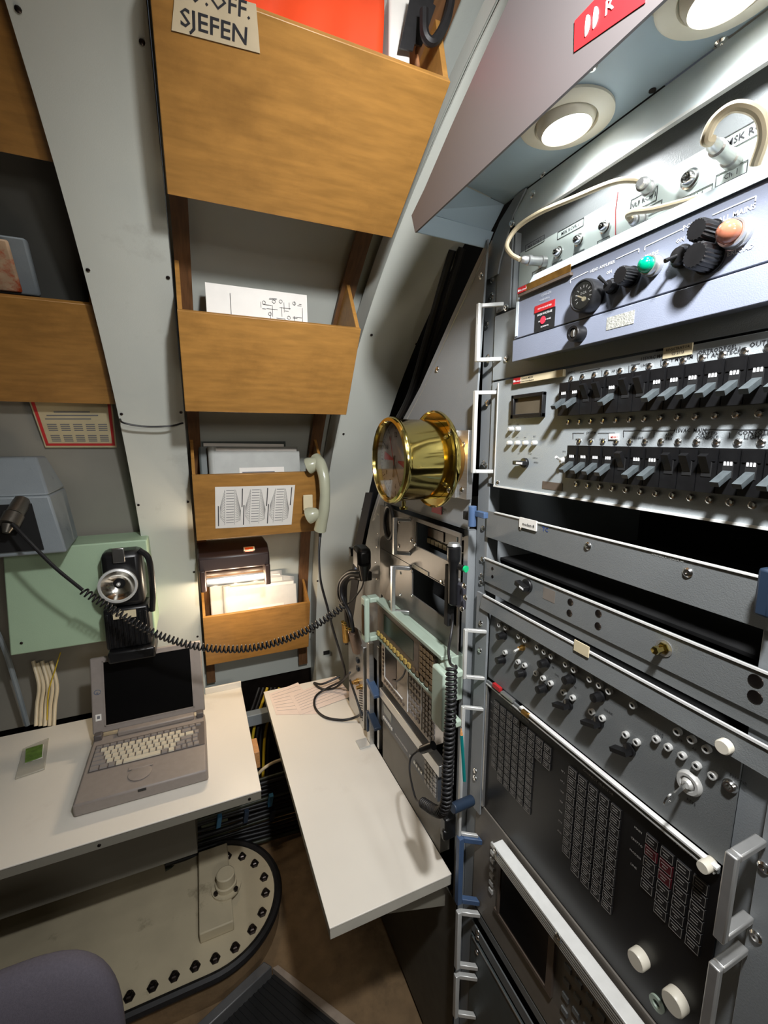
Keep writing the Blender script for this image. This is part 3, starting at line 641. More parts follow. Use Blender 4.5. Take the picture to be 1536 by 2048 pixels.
# ================================================================ MAIN EQUIPMENT RACK (faces -X at x = 0.52)
XR = 0.52
NX = Vector((-1, 0, 0))
xscrew = mesh(MB().lathe((0, 0, 0), NX, [(0, 0.0062), (0.001, 0.0060), (0.0028, 0.0040), (0.0030, 0.0016), (0.0016, 0.0)], 14), 'screw', M['chrome'])
sscrew = mesh(MB().lathe((0, 0, 0), NX, [(0, 0.0044), (0.001, 0.0042), (0.002, 0.0028), (0.0014, 0.0)], 12), 'small_screw', M['chrome'])
def scr(parent, px, py, x=XR, me=None): return put('screw', me or xscrew, parent, AX(px, py, x))
def xbox(x0, x1, ya, yb, za, zb): return MB().box(x0, x1, min(ya, yb), max(ya, yb), min(za, zb), max(za, zb))
def uhandle(parent, y, z0, z1, x=XR, d=0.038, w=0.007, m=None, armdir=0.0, name='handle'):
    """U shaped bar handle standing off a panel that faces -X"""
    m = m or M['handle']; r = w
    mb = MB().box(x - d, x - d + r, y - w * 0.55, y + w * 0.55, z0, z1)
    for z in (z0, z1 - r): mb.hexa([(x - d + r, y - w*.55, z), (x - d + r, y + w*.55, z), (x, y + w*.55 - armdir, z), (x, y - w*.55 - armdir, z), (x - d + r, y - w*.55, z + r), (x - d + r, y + w*.55, z + r), (x, y + w*.55 - armdir, z + r), (x, y - w*.55 - armdir, z + r)])
    return obj(name, mb, m, parent, bev=0.0012)
def knurl(c, r, L, n=20, axis=NX):
    c = Vector(c); u, v, a = frame_from(axis); vs = []; k = n * 2
    for d, rr in ((0, r * 0.92), (0.001, r), (L * 0.9, r * 0.96), (L, r * 0.86)):
        for i in range(k):
            q = rr * (1.0 if i % 2 else 0.9); vs.append(c + a * d + (u * cos(2*pi*i/k) + v * sin(2*pi*i/k)) * q)
    vs.append(c + a * L); m = MB()
    fs = [(j*k + i, j*k + (i+1) % k, (j+1)*k + (i+1) % k, (j+1)*k + i) for j in range(3) for i in range(k)] + [(3*k + i, 3*k + (i+1) % k, 4*k) for i in range(k)]
    return m.add(vs, fs)
def T(mb, t, px, py, size, x=XR, center=True, stretch=1.0, d=0.0006): return mb.text(t, AX(px, py, x - d), size, center=center, stretch=stretch)

# rack frame
t = thing('equipment_rack', 'grey rack frame with open front that carries the panels on the right', 'rack', (0.72, 0.47, 0.0))
obj('left_rail', xbox(XR + 0.004, XR + 0.03, 0.700, 0.737, 0.02, 2.03), M['rack_side'], t, bev=0.001)
obj('right_rail', xbox(XR + 0.004, XR + 0.03, 0.196, 0.236, 0.02, 2.075), M['rack_side'], t, bev=0.001)
obj('left_side', xbox(XR + 0.031, 1.0, 0.731, 0.737, 0.02, 2.0), M['rack_side'], t)
obj('right_side', xbox(XR + 0.031, 1.0, 0.196, 0.202, 0.02, 2.0), M['rack_side'], t)
obj('back', xbox(1.001, 1.006, 0.196, 0.737, 0.02, 2.0), M['void'], t)
for z in (1.588, 1.488, 1.405, 0.60, 0.30):
    obj('inner_shelf', xbox(XR + 0.06, 0.99, 0.205, 0.728, z - 0.14, z - 0.135), M['void'], t)
for px, py in ((987, 556), (984, 590), (958, 1118), (960, 1152), (958, 1165), (957, 1198), (964, 1057), (960, 550), (958, 930)):
    put('screw', xscrew, t, Vector((XR + 0.0035, 0.715 if px > 956 else 0.715, AX(px, py, XR).z)))
# side plate that closes the space above the far rack, cut to the hull
t = thing('cover_plate', 'large grey plate with a slanting hull cut, behind the brass clock', 'plate', (0.505, 1.0, 1.51))
poly = [AX(*p, 0.505) for p in ((975, 478), (942, 548), (900, 640), (840, 775), (800, 850), (768, 950), (742, 1035), (728, 1105), (712, 1200), (703, 1260))]
poly = [(0.505, p.y, p.z) for p in poly] + [(0.505, 1.22, poly[-1].z), (0.505, 1.175, 1.515), (0.505, 0.742, 1.515)]
obj('plate', MB().prism(poly, (0.004, 0, 0)), M['rack_side'], t)
ed = [AX(*p, 0.5045) + Vector((0, -0.014, -0.008)) for p in ((975, 478), (942, 548), (900, 640), (840, 775), (800, 850), (768, 950), (742, 1035))]
obj('seam', MB().tube(ed, 0.0016, 4), M['alu'], t)
for px, py in ((875, 738), (962, 552), (925, 892)): scr(t, px, py, 0.5045)
t2 = obj('pink_sticker', MB().obox(AX(873, 1019, 0.5035), (0.0006, 0, 0), (0, 0.022, 0), (0, 0, 0.009)), M['pinkish']); tag(t2, 'small pink red sticker on the grey plate under the brass clock', 'sticker')
obj('lettering', MB().text('PML', AX(881, 1022, 0.5022), 0.009), M['ink'], t2)

# ---- lamp hood over the rack
t = thing('lamp_hood', 'grey metal hood over the rack with round downlights underneath', 'hood', (0.45, 0.3, 2.04))
XS = 0.36
prof = [AX(*p, XS) for p in ((830, 465), (823, 431), (849, 377), (903, 251), (978, 84), (1017, 0), (1060, -90))]
pr = [(XS, p.y, p.z) for p in prof]
obj('front_skirt', MB().prism(pr + [(XS, 0.30, 2.40), (XS, -0.45, 2.40), (XS, -0.45, 2.04)], (0.003, 0, 0)), M['hood'], t)
obj('underside', MB().prism([(XS + 0.0035, -0.45, 2.1005), (0.524, -0.45, 2.1005), (0.524, 0.690, 2.1005), (0.46, 0.672, 2.1005), (XS + 0.0035, 0.652, 2.1005)], (0, 0, 0.003)), M['hood_in'], t)
obj('end_plate', MB().quadslab([(XS + 0.0035, 0.700, 2.066), (0.515, 0.714, 2.066), (0.5225, 0.688, 2.0998), (XS + 0.0035, 0.652, 2.0998)], (0, 0.0025, 0)), M['hood_in'], t)
obj('end_lip', MB().quadslab([(XS + 0.0035, 0.712, 2.039), (0.512, 0.718, 2.039), (0.52, 0.712, 2.0655), (XS + 0.0035, 0.700, 2.0655)], (0, 0.0025, 0)), M['hood_in'], t, bev=0.0008)
for px, py in ((1184, 134), (1318, 22), (1443, 82)):
    put('screw', xscrew, t, AZ(px, py, 2.1003), (0, -pi/2, 0))
for px, py in ((1305, 180), (1334, 177)):
    c = AZ(px, py, 2.1003); obj('screw_hole', MB().cyl(c, c + Vector((0, 0, -0.0012)), 0.004, n=12), M['dark_metal'], t)
LAMPS = [(0.462, 0.490), (0.462, 0.304), (0.462, 0.118), (0.462, -0.068)]
for i, (x, y) in enumerate(LAMPS):
    lt = thing('downlight', ('cream round downlight nearest the end of the hood, lit', 'cream round downlight cut off by the top edge of the picture, lit', 'third cream downlight along the hood', 'fourth cream downlight along the hood')[i], 'lamp', (x, y, 2.13), 'downlights under the hood')
    o = Vector((x, y, 2.1003))
    obj('flange', MB().lathe(o, (0, 0, -1), [(0, 0.0560), (0.003, 0.0560), (0.005, 0.053), (0.006, 0.038), (0.0, 0.036)], 48), M['paint_cream'], lt)
    tl = Vector((0.10, -0.05, -1)).normalized()
    obj('eyeball', MB().lathe(o, tl, [(-0.004, 0.036), (0.004, 0.0355), (0.010, 0.033), (0.0135, 0.030), (0.011, 0.0275), (0.004, 0.0275)], 40), M['paint_cream'], lt, smooth=50)
    obj('bulb', MB().lathe(o, tl, [(0.003, 0.0268), (0.009, 0.024), (0.0115, 0.014), (0.012, 0)], 32), M['bulb'], lt, smooth=60)
    light('downlight_lamp', 'SPOT', o + tl * 0.020, o + tl * 0.5 + Vector((0.03, 0.02, 0)), LG['hood'], (0.93, 0.97, 1.0), 0.02, spot=150, blend=0.6)
s = obj('red_sticker', MB().prism([AX(*p, XS - 0.0008) for p in ((1149, 42), (1192, -4), (1290, -40), (1290, 5), (1148, 104))], (0.0006, 0, 0)), M['red']); tag(s, 'red sticker with a white round emblem on the front of the hood', 'sticker')
mb = MB()
for c0, sx in (((1172, 52), -1), ((1188, 36), 1)):
    c = AX(*c0, XS - 0.0014); pts = [c + Vector((0, -sx * 0.0045 * cos(a * pi / 8) * (1 if sx * cos(a * pi / 8) > 0 else 0.3), 0.0085 * sin(a * pi / 8))) for a in range(16)]
    mb.prism(pts, (0.0004, 0, 0))
obj('emblem', mb, M['print'], s)
t = MB().text('R', AX(1208, 34, XS - 0.0014), 0.016, (0, -1, 0)); obj('lettering', t, M['print'], s)

# ---- rails between the hood and the connector panel
t = thing('rack_header', 'grey header strips and side flange between the hood and the connector panel', 'panel', (0.55, 0.45, 2.02))
obj('upper_strip', MB().quadslab([(0.520, 0.20, 2.0525), (0.520, 0.655, 2.0525), (0.5245, 0.67, 2.0985), (0.5245, 0.20, 2.0985)], (0.003, 0, 0)), M['amp_lip'], t)
obj('white_edge', xbox(0.517, 0.5235, 0.20, 0.648, 2.0488, 2.0520), M['handle'], t)
obj('recess_strip', xbox(0.538, 0.541, 0.20, 0.672, 2.0125, 2.085), M['rack'], t)
a, b = AX(1000, 470, 0.519), AX(1098, 330, 0.519)
obj('side_flange', MB().prism([(0.519, 0.737, 1.99), (0.519, 0.737, 2.02), (0.519, 0.725, 2.042), (0.519, 0.695, 2.075), (0.519, 0.655, 2.098), (0.519, 0.63, 2.098), (0.519, 0.66, 2.07), (0.519, 0.675, 2.04), (0.519, 0.69, 2.01), (0.519, 0.695, 1.99)], (0.003, 0, 0)), M['rack_side'], t)
for q in ((1024, 447), (1065, 388), (1085, 346)): put('screw', xscrew, t, AX(*q, 0.5185))

# ---- connector panel
XC = 0.534
t = thing('connector_panel', 'pale green socket panel above the blue grey amplifier', 'panel', (0.55, 0.45, 1.93))
obj('panel', xbox(XC, XC + 0.003, 0.20, 0.655, 1.92, 2.0120), M['conn'], t)
obj('left_bracket', MB().box(0.5225, 0.5255, 0.662, 0.7, 1.925, 2.045).box(0.5255, 0.548, 0.658, 0.661, 1.925, 2.045), M['rack_side'], t)
def socket(px, py, r=0.0085, nm='socket'):
    c = AX(px, py, XC - 0.001)
    s = obj(nm, MB().lathe(c + Vector((0.001, 0, 0)), NX, [(0, r), (0.002, r), (0.003, r * 0.8), (0.008, r * 0.62), (0.009, r * 0.5), (0.004, r * 0.45), (0.004, 0)], 20), M['chrome'], t)
    for a in range(3): 
        q = c + Vector((-0.0065, 0.0022 * cos(a * 2.1), 0.0022 * sin(a * 2.1))); obj('pin', MB().cyl(q + Vector((0.004, 0, 0)), q, 0.0008, n=6), M['matte'], s)
for px, py in ((1117, 505), (1158, 480), (1210, 454)): socket(px, py)
socket(1380, 358, 0.0105)
mb = MB(); fr = MB()
def boxed(txt, px, py, size, w, hh):
    c = AX(px, py, XC - 0.0006); mb.text(txt, c + Vector((0, 0, -size * 0.35)), size, center=True)
    fr.frame(c + Vector((0, w / 2, -hh / 2)), w, hh, 0.0006)
boxed('MSK RCVR.5', 1069, 487, 0.0058, 0.044, 0.010); boxed('MSK RCVR.1', 1140, 458, 0.0064, 0.050, 0.011)
for px, py, s_ in ((1073, 547, 'Ch 1'), (1114, 530, 'Ch 2'), (1157, 510, 'Ch 3'), (1206, 485, 'Ch 4')): boxed(s_, px, py, 0.0056, 0.020, 0.010)
boxed('VLF RCH I', 1287, 400, 0.0074, 0.036, 0.016); boxed('CH II', 1297, 422, 0.0066, 0.034, 0.011)
boxed('MSK RCVR', 1500, 262, 0.0095, 0.052, 0.015); boxed('Ch 1', 1462, 348, 0.0075, 0.030, 0.012); boxed('CH 1', 1392, 392, 0.0075, 0.034, 0.010)
boxed('Ch 2', 1520, 352, 0.0075, 0.02, 0.012)
obj('lettering', mb, M['ink'], t); fr_o = obj('label_frames', fr, M['ink'], t); fr_o['kind'] = 'stuff'
obj('red_line', MB().tube([AX(1236, 384, XC - .0006), AX(1231, 420, XC - .0006), AX(1231, 470, XC - .0006)], 0.0005, 5), M['redink'], t)
def coax(pts, r, label, ends):
    c = thing('coaxial_cable', label, 'cable', pts[0], 'cream coaxial cables on the socket panel')
    obj('cable', MB().tube(spline(pts, 10), r, 10), M['cream'], c)
    for p, q in ends:
        p, q = Vector(p), Vector(q); d = (q - p); L = d.length
        obj('plug', MB().lathe(p, d, [(0, 0.004), (L * 0.1, 0.006), (L * 0.25, 0.006), (L * 0.28, 0.0078), (L * 0.4, 0.0078), (L * 0.42, 0.0066), (L * 0.8, 0.0068), (L * 0.82, 0.0085), (L, 0.0085)], 20, close=True), M['alu'], c)
def P_(px, py, x): return AX(px, py, x)
coax([P_(1040, 519, 0.487), P_(1022, 508, 0.480), P_(1014, 488, 0.480), P_(1035, 455, 0.490), P_(1080, 425, 0.497), P_(1150, 395, 0.500), P_(1225, 365, 0.500), P_(1268, 360, 0.505), P_(1285, 366, 0.512)], 0.0036,
     'long cream coaxial cable arching across the left of the socket panel', [(P_(1042, 519, 0.490), P_(1090, 524, 0.532)), (P_(1280, 364, 0.505), P_(1298, 378, 0.530))])
coax([P_(1262, 440, 0.512), P_(1256, 430, 0.508), P_(1270, 423, 0.505), P_(1310, 418, 0.505), P_(1380, 400, 0.510), P_(1440, 385, 0.515)], 0.0036, 'short cream coaxial cable partly behind the amplifier lip', [(P_(1262, 440, 0.512), P_(1285, 437, 0.530))])
coax([P_(1424, 282, 0.475), P_(1412, 278, 0.468), P_(1430, 240, 0.470), P_(1470, 213, 0.475), P_(1515, 225, 0.485), P_(1528, 270, 0.495), P_(1510, 330, 0.505)], 0.0048, 'thick cream coaxial cable looping at the right of the socket panel', [(P_(1420, 284, 0.474), P_(1466, 322, 0.530))])

# ---- amplifier control unit (proud of the rack)
XA = 0.488
t = thing('amplifier_unit', 'blue grey amplifier control unit with gauge, green and red lamps', 'amplifier', (0.51, 0.44, 1.82))
ayL = AX(1030, 640, XA).y; azb = 1.823; azm = AX(1300, 596, XA).z; azt = AX(1300, 465, XA).z
yR = 0.236
obj('mounting_flange', xbox(XR, XR + 0.0035, 0.20, 0.699, 1.806, 1.919), M['panel'], t, bev=0.0006)
obj('housing', xbox(XA + 0.003, XR - 0.0003, yR, ayL, azb + 0.004, azt + 0.008), M['amp'], t)
obj('lower_cover', xbox(XA, XA + 0.0028, yR, ayL + 0.003, azb, azm - 0.0008), M['amp'], t, bev=0.001)
obj('control_face', xbox(XA, XA + 0.0028, yR, ayL, azm + 0.0008, azt - 0.0008), M['amp'], t, bev=0.0008)
obj('top_lip', MB().quadslab([(XA - 0.004, yR, azt), (XA - 0.004, ayL - 0.03, azt), (XA + 0.006, ayL - 0.03, azt + 0.0175), (XA + 0.006, yR, azt + 0.0175)], (0.003, 0, 0.001)), M['amp_lip'], t, bev=0.0006)
obj('edge_strip', xbox(XA - 0.0012, XA, ayL - 0.008, ayL - 0.003, azm + 0.004, azt - 0.003), M['amp_lip'], t)
uhandle(t, 0.700, 1.838, 1.938, armdir=0.022)
for px, py in ((974, 648), (976, 715), (1012, 615), (1013, 718)): scr(t, px, py, XR)
# gauge
XF = XA - 0.0005
def on(px, py, dx=0.0): return AX(px, py, XF - dx) + Vector((0, 0, 0))
c = on(1164, 591, 0.016); c = Vector((XF, c.y, c.z))
g = obj('gauge', MB().lathe(c, NX, [(0, 0.0205), (0.013, 0.0205), (0.0165, 0.0195), (0.0175, 0.0175), (0.0135, 0.0160), (0.0135, 0)], 40), M['black'], t)
mb = MB()
for k in range(11):
    a_ = radians(215 - k * 25); r0 = 0.0115; mb.obox(c + Vector((-0.0138, -r0 * cos(a_), r0 * sin(a_))), (0.0001, 0, 0), Vector((0, -cos(a_), sin(a_))) * 0.0016, Vector((0, sin(a_), cos(a_))) * 0.0005)
mb.text('DCA', c + Vector((-0.0138, 0.0, 0.002)), 0.0045, center=True)
obj('scale', mb, M['print'], g); nd = MB().obox(c + Vector((-0.0145, 0.003, -0.001)), (0.0002, 0, 0), (0, 0.0055, 0.003), (0, 0.0004, -0.0007)).cyl(c + Vector((-0.0135, -0.002, -0.0045)), c + Vector((-0.0155, -0.002, -0.0045)), 0.0028, n=12)
obj('needle', nd, M['tape'], g)
obj('gauge_glass', MB().cyl(c + Vector((-0.0160, 0, 0)), c + Vector((-0.0163, 0, 0)), 0.0160, n=32), M['clearglass'], g)
def toggle(px, py, tip, parent, base_x, m=None, r=0.006, nut=None):
    q = AX(px, py, base_x - 0.004); c = Vector((base_x, q.y, q.z)); e = AX(*tip, base_x - 0.022)
    b = obj('toggle_switch', MB().lathe(c, NX, [(0, r * 1.2), (0.004, r * 1.2), (0.0045, r), (0.010, r * 0.85), (0.011, 0)], 16), nut or M['black'], parent)
    obj('lever', MB().tube([c + Vector((-0.009, 0, 0)), (c + Vector((-0.009, 0, 0))).lerp(e, 0.5), e], 0.0017, 8, [0.0016, 0.0019, 0.0023]), m or M['black'], b)
toggle(1222, 572, (1197, 553), t, XF, r=0.0075); toggle(1362, 512, (1330, 522), t, XF, r=0.0095)
def kknob(px, py, r, L, label=None):
    q = AX(px, py, XF - L * 0.5); c = Vector((XF, q.y, q.z))
    o = obj('fuse_cap', knurl(c, r, L), M['black'], t); obj('cap_collar', MB().cyl(c, c + NX * 0.003, r * 1.12, n=24), M['black'], t)
for a_ in ((1252, 552, 0.0105, 0.020), (1408, 463, 0.011, 0.024), (1405, 514, 0.013, 0.026)): kknob(*a_)
def plamp(px, py, r, L, m):
    q = AX(px, py, XF - L * 0.5); c = Vector((XF, q.y, q.z))
    b = obj('indicator_collar', MB().lathe(c, NX, [(0, r * 1.15), (0.004, r * 1.15), (0.0045, r), (0.007, r), (0.0075, r * 1.08), (0.011, r * 1.05), (0.0112, r * 0.9)], 24), M['alu'], t)
    obj('lens', MB().lathe(c + NX * 0.010, NX, [(0, r * 0.86), (L * 0.5, r * 0.86), (L * 0.8, r * 0.62), (L * 0.95, r * 0.3), (L, 0)], 24), m, b, smooth=60)
plamp(1301, 531, 0.0095, 0.012, M['green']); plamp(1466, 466, 0.0115, 0.015, M['redlens'])
c = on(1150, 667, 0.01); c = Vector((XA, c.y, c.z))
kb = obj('lock_knob', MB().lathe(c, NX, [(0, 0.0105), (0.014, 0.0105), (0.0155, 0.0095), (0.0150, 0.0065), (0.010, 0.006), (0.010, 0)], 28), M['black'], t)
obj('lock_core', MB().lathe(c + NX * 0.010, NX, [(0, 0.0058), (0.0035, 0.005), (0.0038, 0)], 16).obox(c + NX * 0.0142, (0.0006, 0, 0), (0, 0.001, 0), (0, 0, 0.0045)), M['steel'], kb)
# printing and labels on the amplifier
mb = MB()
def bracket_line(px0, py0, px1, py1, drop=0.004, x=XA, dl=True, dr=True):
    a_, b_ = AX(px0, py0, x - 0.0006), AX(px1, py1, x - 0.0006); seg2 = lambda p, q: mb.obox((p + q) / 2, (0.0001, 0, 0), (q - p) / 2, Vector((0, (q - p).z, -(q - p).y)).normalized() * 0.0005)
    seg2(a_, b_)
    if dl: seg2(a_, a_ + Vector((0, 0, -drop)))
    if dr: seg2(b_, b_ + Vector((0, 0, -drop)))
bracket_line(1141, 560, 1176, 543, dr=False); bracket_line(1232, 518, 1278, 497, dl=False); bracket_line(1290, 493, 1366, 457, dr=False); bracket_line(1425, 430, 1512, 392, dl=False)
T(mb, 'HEAD AMPLIFIER', 1204, 536, 0.0050, XA); T(mb, 'ON', 1218, 547, 0.0050, XA); T(mb, 'MAINS', 1303, 512, 0.0055, XA); T(mb, 'ON', 1360, 484, 0.0058, XA)
T(mb, 'POWER', 1388, 452, 0.0068, XA); T(mb, 'ALL MAINS', 1472, 432, 0.0066, XA); T(mb, 'OVERLOAD', 1470, 508, 0.0060, XA)
obj('lettering', mb, M['print'], t)
lb = obj('warning_label', MB().obox(AX(1089, 640, XA - 0.0004), (0.0003, 0, 0), (0, 0.0205, 0), (0, 0, 0.0135)), M['matte'], t)
obj('warning_band', MB().obox(AX(1089, 613, XA - 0.0010), (0.0003, 0, 0), (0, 0.0205, 0), (0, 0, 0.005)), M['red'], lb)
mb = MB(); T(mb, 'HIGH VOLTAGE', 1089, 628, 0.0042, XA - 0.0004); T(mb, 'MAINS 115 V 400 HZ', 1089, 641, 0.0028, XA - 0.0004); T(mb, 'NOT VOLTAGE FREE', 1089, 615, 0.0030, XA - 0.0010); T(mb, 'SEE MANUAL', 1089, 653, 0.0028, XA - 0.0004)
obj('label_print', mb, M['print'], lb)
c = AX(1086, 640, XA - 0.0012); obj('red_disc', MB().cyl(c, c + NX * 0.0004, 0.0055, n=20), M['pinkish'], lb)
mb = MB(); T(mb, 'WARNING', 1089, 600, 0.0042, XA); T(mb, '12345-678', 1092, 590, 0.0048, XA); obj('serial_print', mb, mat('silver_print', (188, 192, 200), 0.5), t)
a_, b_ = AX(1036, 583, XA - 0.006), AX(1140, 543, XA - 0.006)
lx = XA - 0.006
strip = obj('name_strip', xbox(lx, XA - 0.0045, a_.y, b_.y, a_.z - 0.0045, a_.z + 0.005), M['brownlabel'], t)
obj('strip_shelf', xbox(lx, XA - 0.0002, a_.y, b_.y, a_.z - 0.0085, a_.z - 0.0048), M['brownish'], t)
obj('red_end', xbox(lx - 0.0008, lx - 0.0002, a_.y, a_.y - 0.018, a_.z - 0.004, a_.z + 0.0045), M['red'], strip)
mb = MB().text('Rockwell', Vector((lx - 0.001, a_.y - 0.0055, a_.z - 0.0018)), 0.0042); mb.cyl(Vector((lx - 0.001, a_.y - 0.003, a_.z)), Vector((lx - 0.0012, a_.y - 0.003, a_.z)), 0.0018, n=12)
obj('lettering', mb, M['print'], strip)
obj('scraped_label', MB().obox(AX(1240, 641, XA - 0.0003), (0.0003, 0, 0), (0, 0.019, 0), (0, 0, 0.0075)), mat('scraped_label', (150, 150, 142), 0.7, var=0.35, scale=400, bump=0.8, bscale=600), t)

# ---- circuit breaker panel
ZB0, ZB1 = 1.6125, 1.803
t = thing('breaker_panel', 'light grey breaker panel with two rows of black circuit breakers', 'panel', (0.53, 0.45, ZB0))
obj('mounting_plate', xbox(XR, XR + 0.003, 0.20, 0.699, ZB0 + 0.002, ZB1), M['panel'], t, bev=0.0005)
obj('front_panel', xbox(XR - 0.0065, XR - 0.0005, 0.205, 0.672, ZB0, ZB1 - 0.001), M['panel'], t, bev=0.0008)
obj('left_edge', xbox(XR - 0.0080, XR - 0.0066, 0.6705, 0.6725, ZB0, ZB1 - 0.004), M['handle'], t)
obj('bottom_edge', xbox(XR - 0.0088, XR - 0.0066, 0.205, 0.672, ZB0 - 0.0014, ZB0 + 0.0014), M['bright'], t)
XB = XR - 0.0065
uhandle(t, 0.701, 1.635, 1.787, armdir=0.020)
for px, py in ((974, 806), (967, 926), (976, 720)): scr(t, px, py, XR)
scr(t, 996, 965, XB, sscrew)
bw = 0.0200
body_me = mesh(MB().box(-0.0135, 0, -bw/2 + 0.0004, bw/2 - 0.0004, -0.0235, 0.0235).box(-0.0145, -0.0137, -bw/2 + 0.002, bw/2 - 0.002, 0.010, 0.022), 'breaker', M['black'])
slot_me = mesh(MB().obox((-0.0138, 0, 0.002), (0.0003, 0, 0), (0, 0.005, 0), (0, 0, 0.0085)), 'slot', M['void'])
mark_me = mesh(MB().obox((-0.0143, 0.003, 0.0085), (0.0002, 0, 0), (0, 0.0010, 0), (0, 0, 0.0022)).obox((-0.0143, 0, 0.0085), (0.0002, 0, 0), (0, 0.0010, 0), (0, 0, 0.0022)).obox((-0.0143, -0.003, 0.0085), (0.0002, 0, 0), (0, 0.0010, 0), (0, 0, 0.0022)), 'position_mark', M['print'])
def lever_mesh(tip, w, col):
    r = Vector((-0.012, 0, -0.001)); e = Vector(tip); d = (e - r).normalized(); s = Vector((0, 1, 0)); nn_ = d.cross(s).normalized()
    return mesh(MB().obox((r + e) / 2, d * (e - r).length / 2, s * w, nn_ * 0.0028), 'lever', mat('lever_%d' % col[0], col, 0.3, 0.0, var=0.2, scale=200))
lev_on = lever_mesh((-0.031, 0.001, -0.0125), 0.0042, (70, 76, 78)); lev_off = lever_mesh((-0.022, 0, 0.0165), 0.0042, (18, 18, 19))  # reflection on the ON lever tops is painted in as lighter grey
for row, (z, y0, pitch, n_, off, zl) in enumerate(((1.7565, 0.5015, 0.0202, 15, (2, 3, 5, 6), 1), (1.6665, 0.4785, 0.0204, 14, (4, 7, 8, 9), 0))):
    for k in range(n_):
        y = y0 - k * pitch
        if y < 0.215: continue
        b = put('breaker', body_me, t, (XB, y, z)); put('slot', slot_me, b, (XB, y, z)); 
        if k in off: put('lever', lev_off, b, (XB, y, z))
        else: put('lever', lev_on, b, (XB, y, z)); put('position_mark', mark_me, b, (XB, y, z))
        put('screw', sscrew, t, (XB, y + 0.001, z + 0.0295)); put('screw', sscrew, t, (XB, y + 0.001, z - 0.0325))
# display window
a_, b_ = AX(1026, 790, XB - 0.004), AX(1092, 836, XB - 0.004)
w0, w1, h0, h1 = a_.y, AX(1090, 780, XB - 0.004).y, AX(1026, 838, XB).z, AX(1026, 792, XB).z
mb = MB()
for q in ((w0, w0 - 0.007, h0, h1), (w1 + 0.003, w1, h0, h1), (w0, w1, h0, h0 + 0.007), (w0, w1, h1 - 0.006, h1)): mb2 = xbox(XB - 0.008, XB, *q); mb.add(mb2.v, mb2.f)
obj('display_bezel', mb, M['black'], t, bev=0.001); obj('display_glass', xbox(XB - 0.003, XB - 0.001, w0 - 0.007, w1 + 0.003, h0 + 0.007, h1 - 0.006), mat('dim_display', (92, 84, 70), 0.2, var=0.1), t)
led_me = mesh(MB().lathe((0, 0, 0), NX, [(0, 0.0042), (0.004, 0.0042), (0.0075, 0.0036), (0.0085, 0.0022), (0.0085, 0)], 14), 'pilot_lamp', M['handle'])
for px, py in ((1021, 858), (1035, 858), (1018, 886), (1034, 886), (1050, 886), (1068, 886)): q = AX(px, py, XB - 0.004); put('pilot_lamp', led_me, t, (XB, q.y, q.z))
q = AX(1046, 926, XB - 0.006); c = Vector((XB, q.y, q.z))
kb = obj('selector_knob', MB().cyl(c, c + NX * 0.006, 0.0085, n=20).obox(c + NX * 0.010 + Vector((0, 0.004, 0)), (0.005, 0, 0), (0, 0.0125, 0), (0, 0, 0.0035)), M['black'], t, bev=0.001)
obj('pointer', MB().obox(c + NX * 0.0152 + Vector((0, -0.001, 0)), (0.0003, 0, 0), (0, 0.0075, 0), (0, 0, 0.0018)), M['print'], kb)
toggle(1128, 921, (1112, 914), t, XB, M['handle'], 0.005, M['handle'])
obj('dark_strip', MB().obox(AX(1104, 972, XB - 0.0004), (0.0003, 0, 0), (0, 0.021, 0), (0, 0, 0.006)), M['brownish'], t)
a_, b_ = AX(1027, 763, XB - 0.006), AX(1126, 740, XB - 0.006); lx = XB - 0.006
strip = obj('name_strip', xbox(lx, XB - 0.0002, a_.y, b_.y, a_.z - 0.005, a_.z + 0.005), M['tape'], t)
obj('red_end', xbox(lx - 0.0006, lx - 0.0001, a_.y, a_.y - 0.017, a_.z - 0.005, a_.z + 0.005), M['red'], strip)
mb = MB().text('Rockwell', Vector((lx - 0.001, a_.y - 0.005, a_.z - 0.002)), 0.0042); mb.cyl(Vector((lx - 0.001, a_.y - 0.0028, a_.z)), Vector((lx - 0.0012, a_.y - 0.0028, a_.z)), 0.0019, n=12)
obj('lettering', mb, M['print'], strip)
mb = MB().text('Console MDDS', Vector((lx - 0.0004, a_.y - 0.034, a_.z + 0.0006)), 0.0042, center=True).text('Power Distribution', Vector((lx - 0.0004, a_.y - 0.034, a_.z - 0.0036)), 0.0040, center=True)
obj('strip_lettering', mb, M['ink'], strip)
mb = MB()
for s_, px, py, sz in (('28VDC', 1142, 747, .0048), ('HF 1', 1166, 757, .0042), ('HF 2', 1229, 744, .0042), ('UHF', 1288, 733, .0046), ('115VAC MA', 1303, 718, .0056), ('TTY MODEM', 1357, 721, .0056), ('TAPE REC.', 1357, 712, .005),
    ('ORTRODEGEL', 1434, 703, .006), ('ACT ANT/TECH', 1438, 712, .006), ('OUTLET', 1528, 690, .0068), ('SYSTEM', 1182, 868, .0048), ('MNCS', 1156, 880, .0032), ('DVMC', 1180, 880, .0032), ('ENDIM', 1205, 880, .0032), ('PS-I-800', 1275, 878, .0046),
    ('115VAC  MAIN', 1378, 864, .0056), ('AUX', 1338, 872, .0046), ('PBX', 1338, 880, .0046), ('CRYPTO', 1415, 870, .0052), ('CONSOLE', 1413, 878, .0052), ('CONSOLE', 1507, 869, .0062), ('LIGHT', 1507, 878, .0062),
    ('TEST', 1020, 850, .0028), ('BITE', 1036, 850, .0028), ('IN', 1018, 876, .0028), ('OUT', 1034, 876, .0028), ('FAN', 1050, 876, .0028), ('HOT', 1069, 874, .0028), ('OFF', 1037, 909, .003), ('LEVEL A', 1070, 917, .003), ('LEVEL B', 1072, 926, .003), ('POINT', 1060, 909, .003), ('TTY', 1128, 905, .0035)):
    T(mb, s_, px, py, sz, XB)
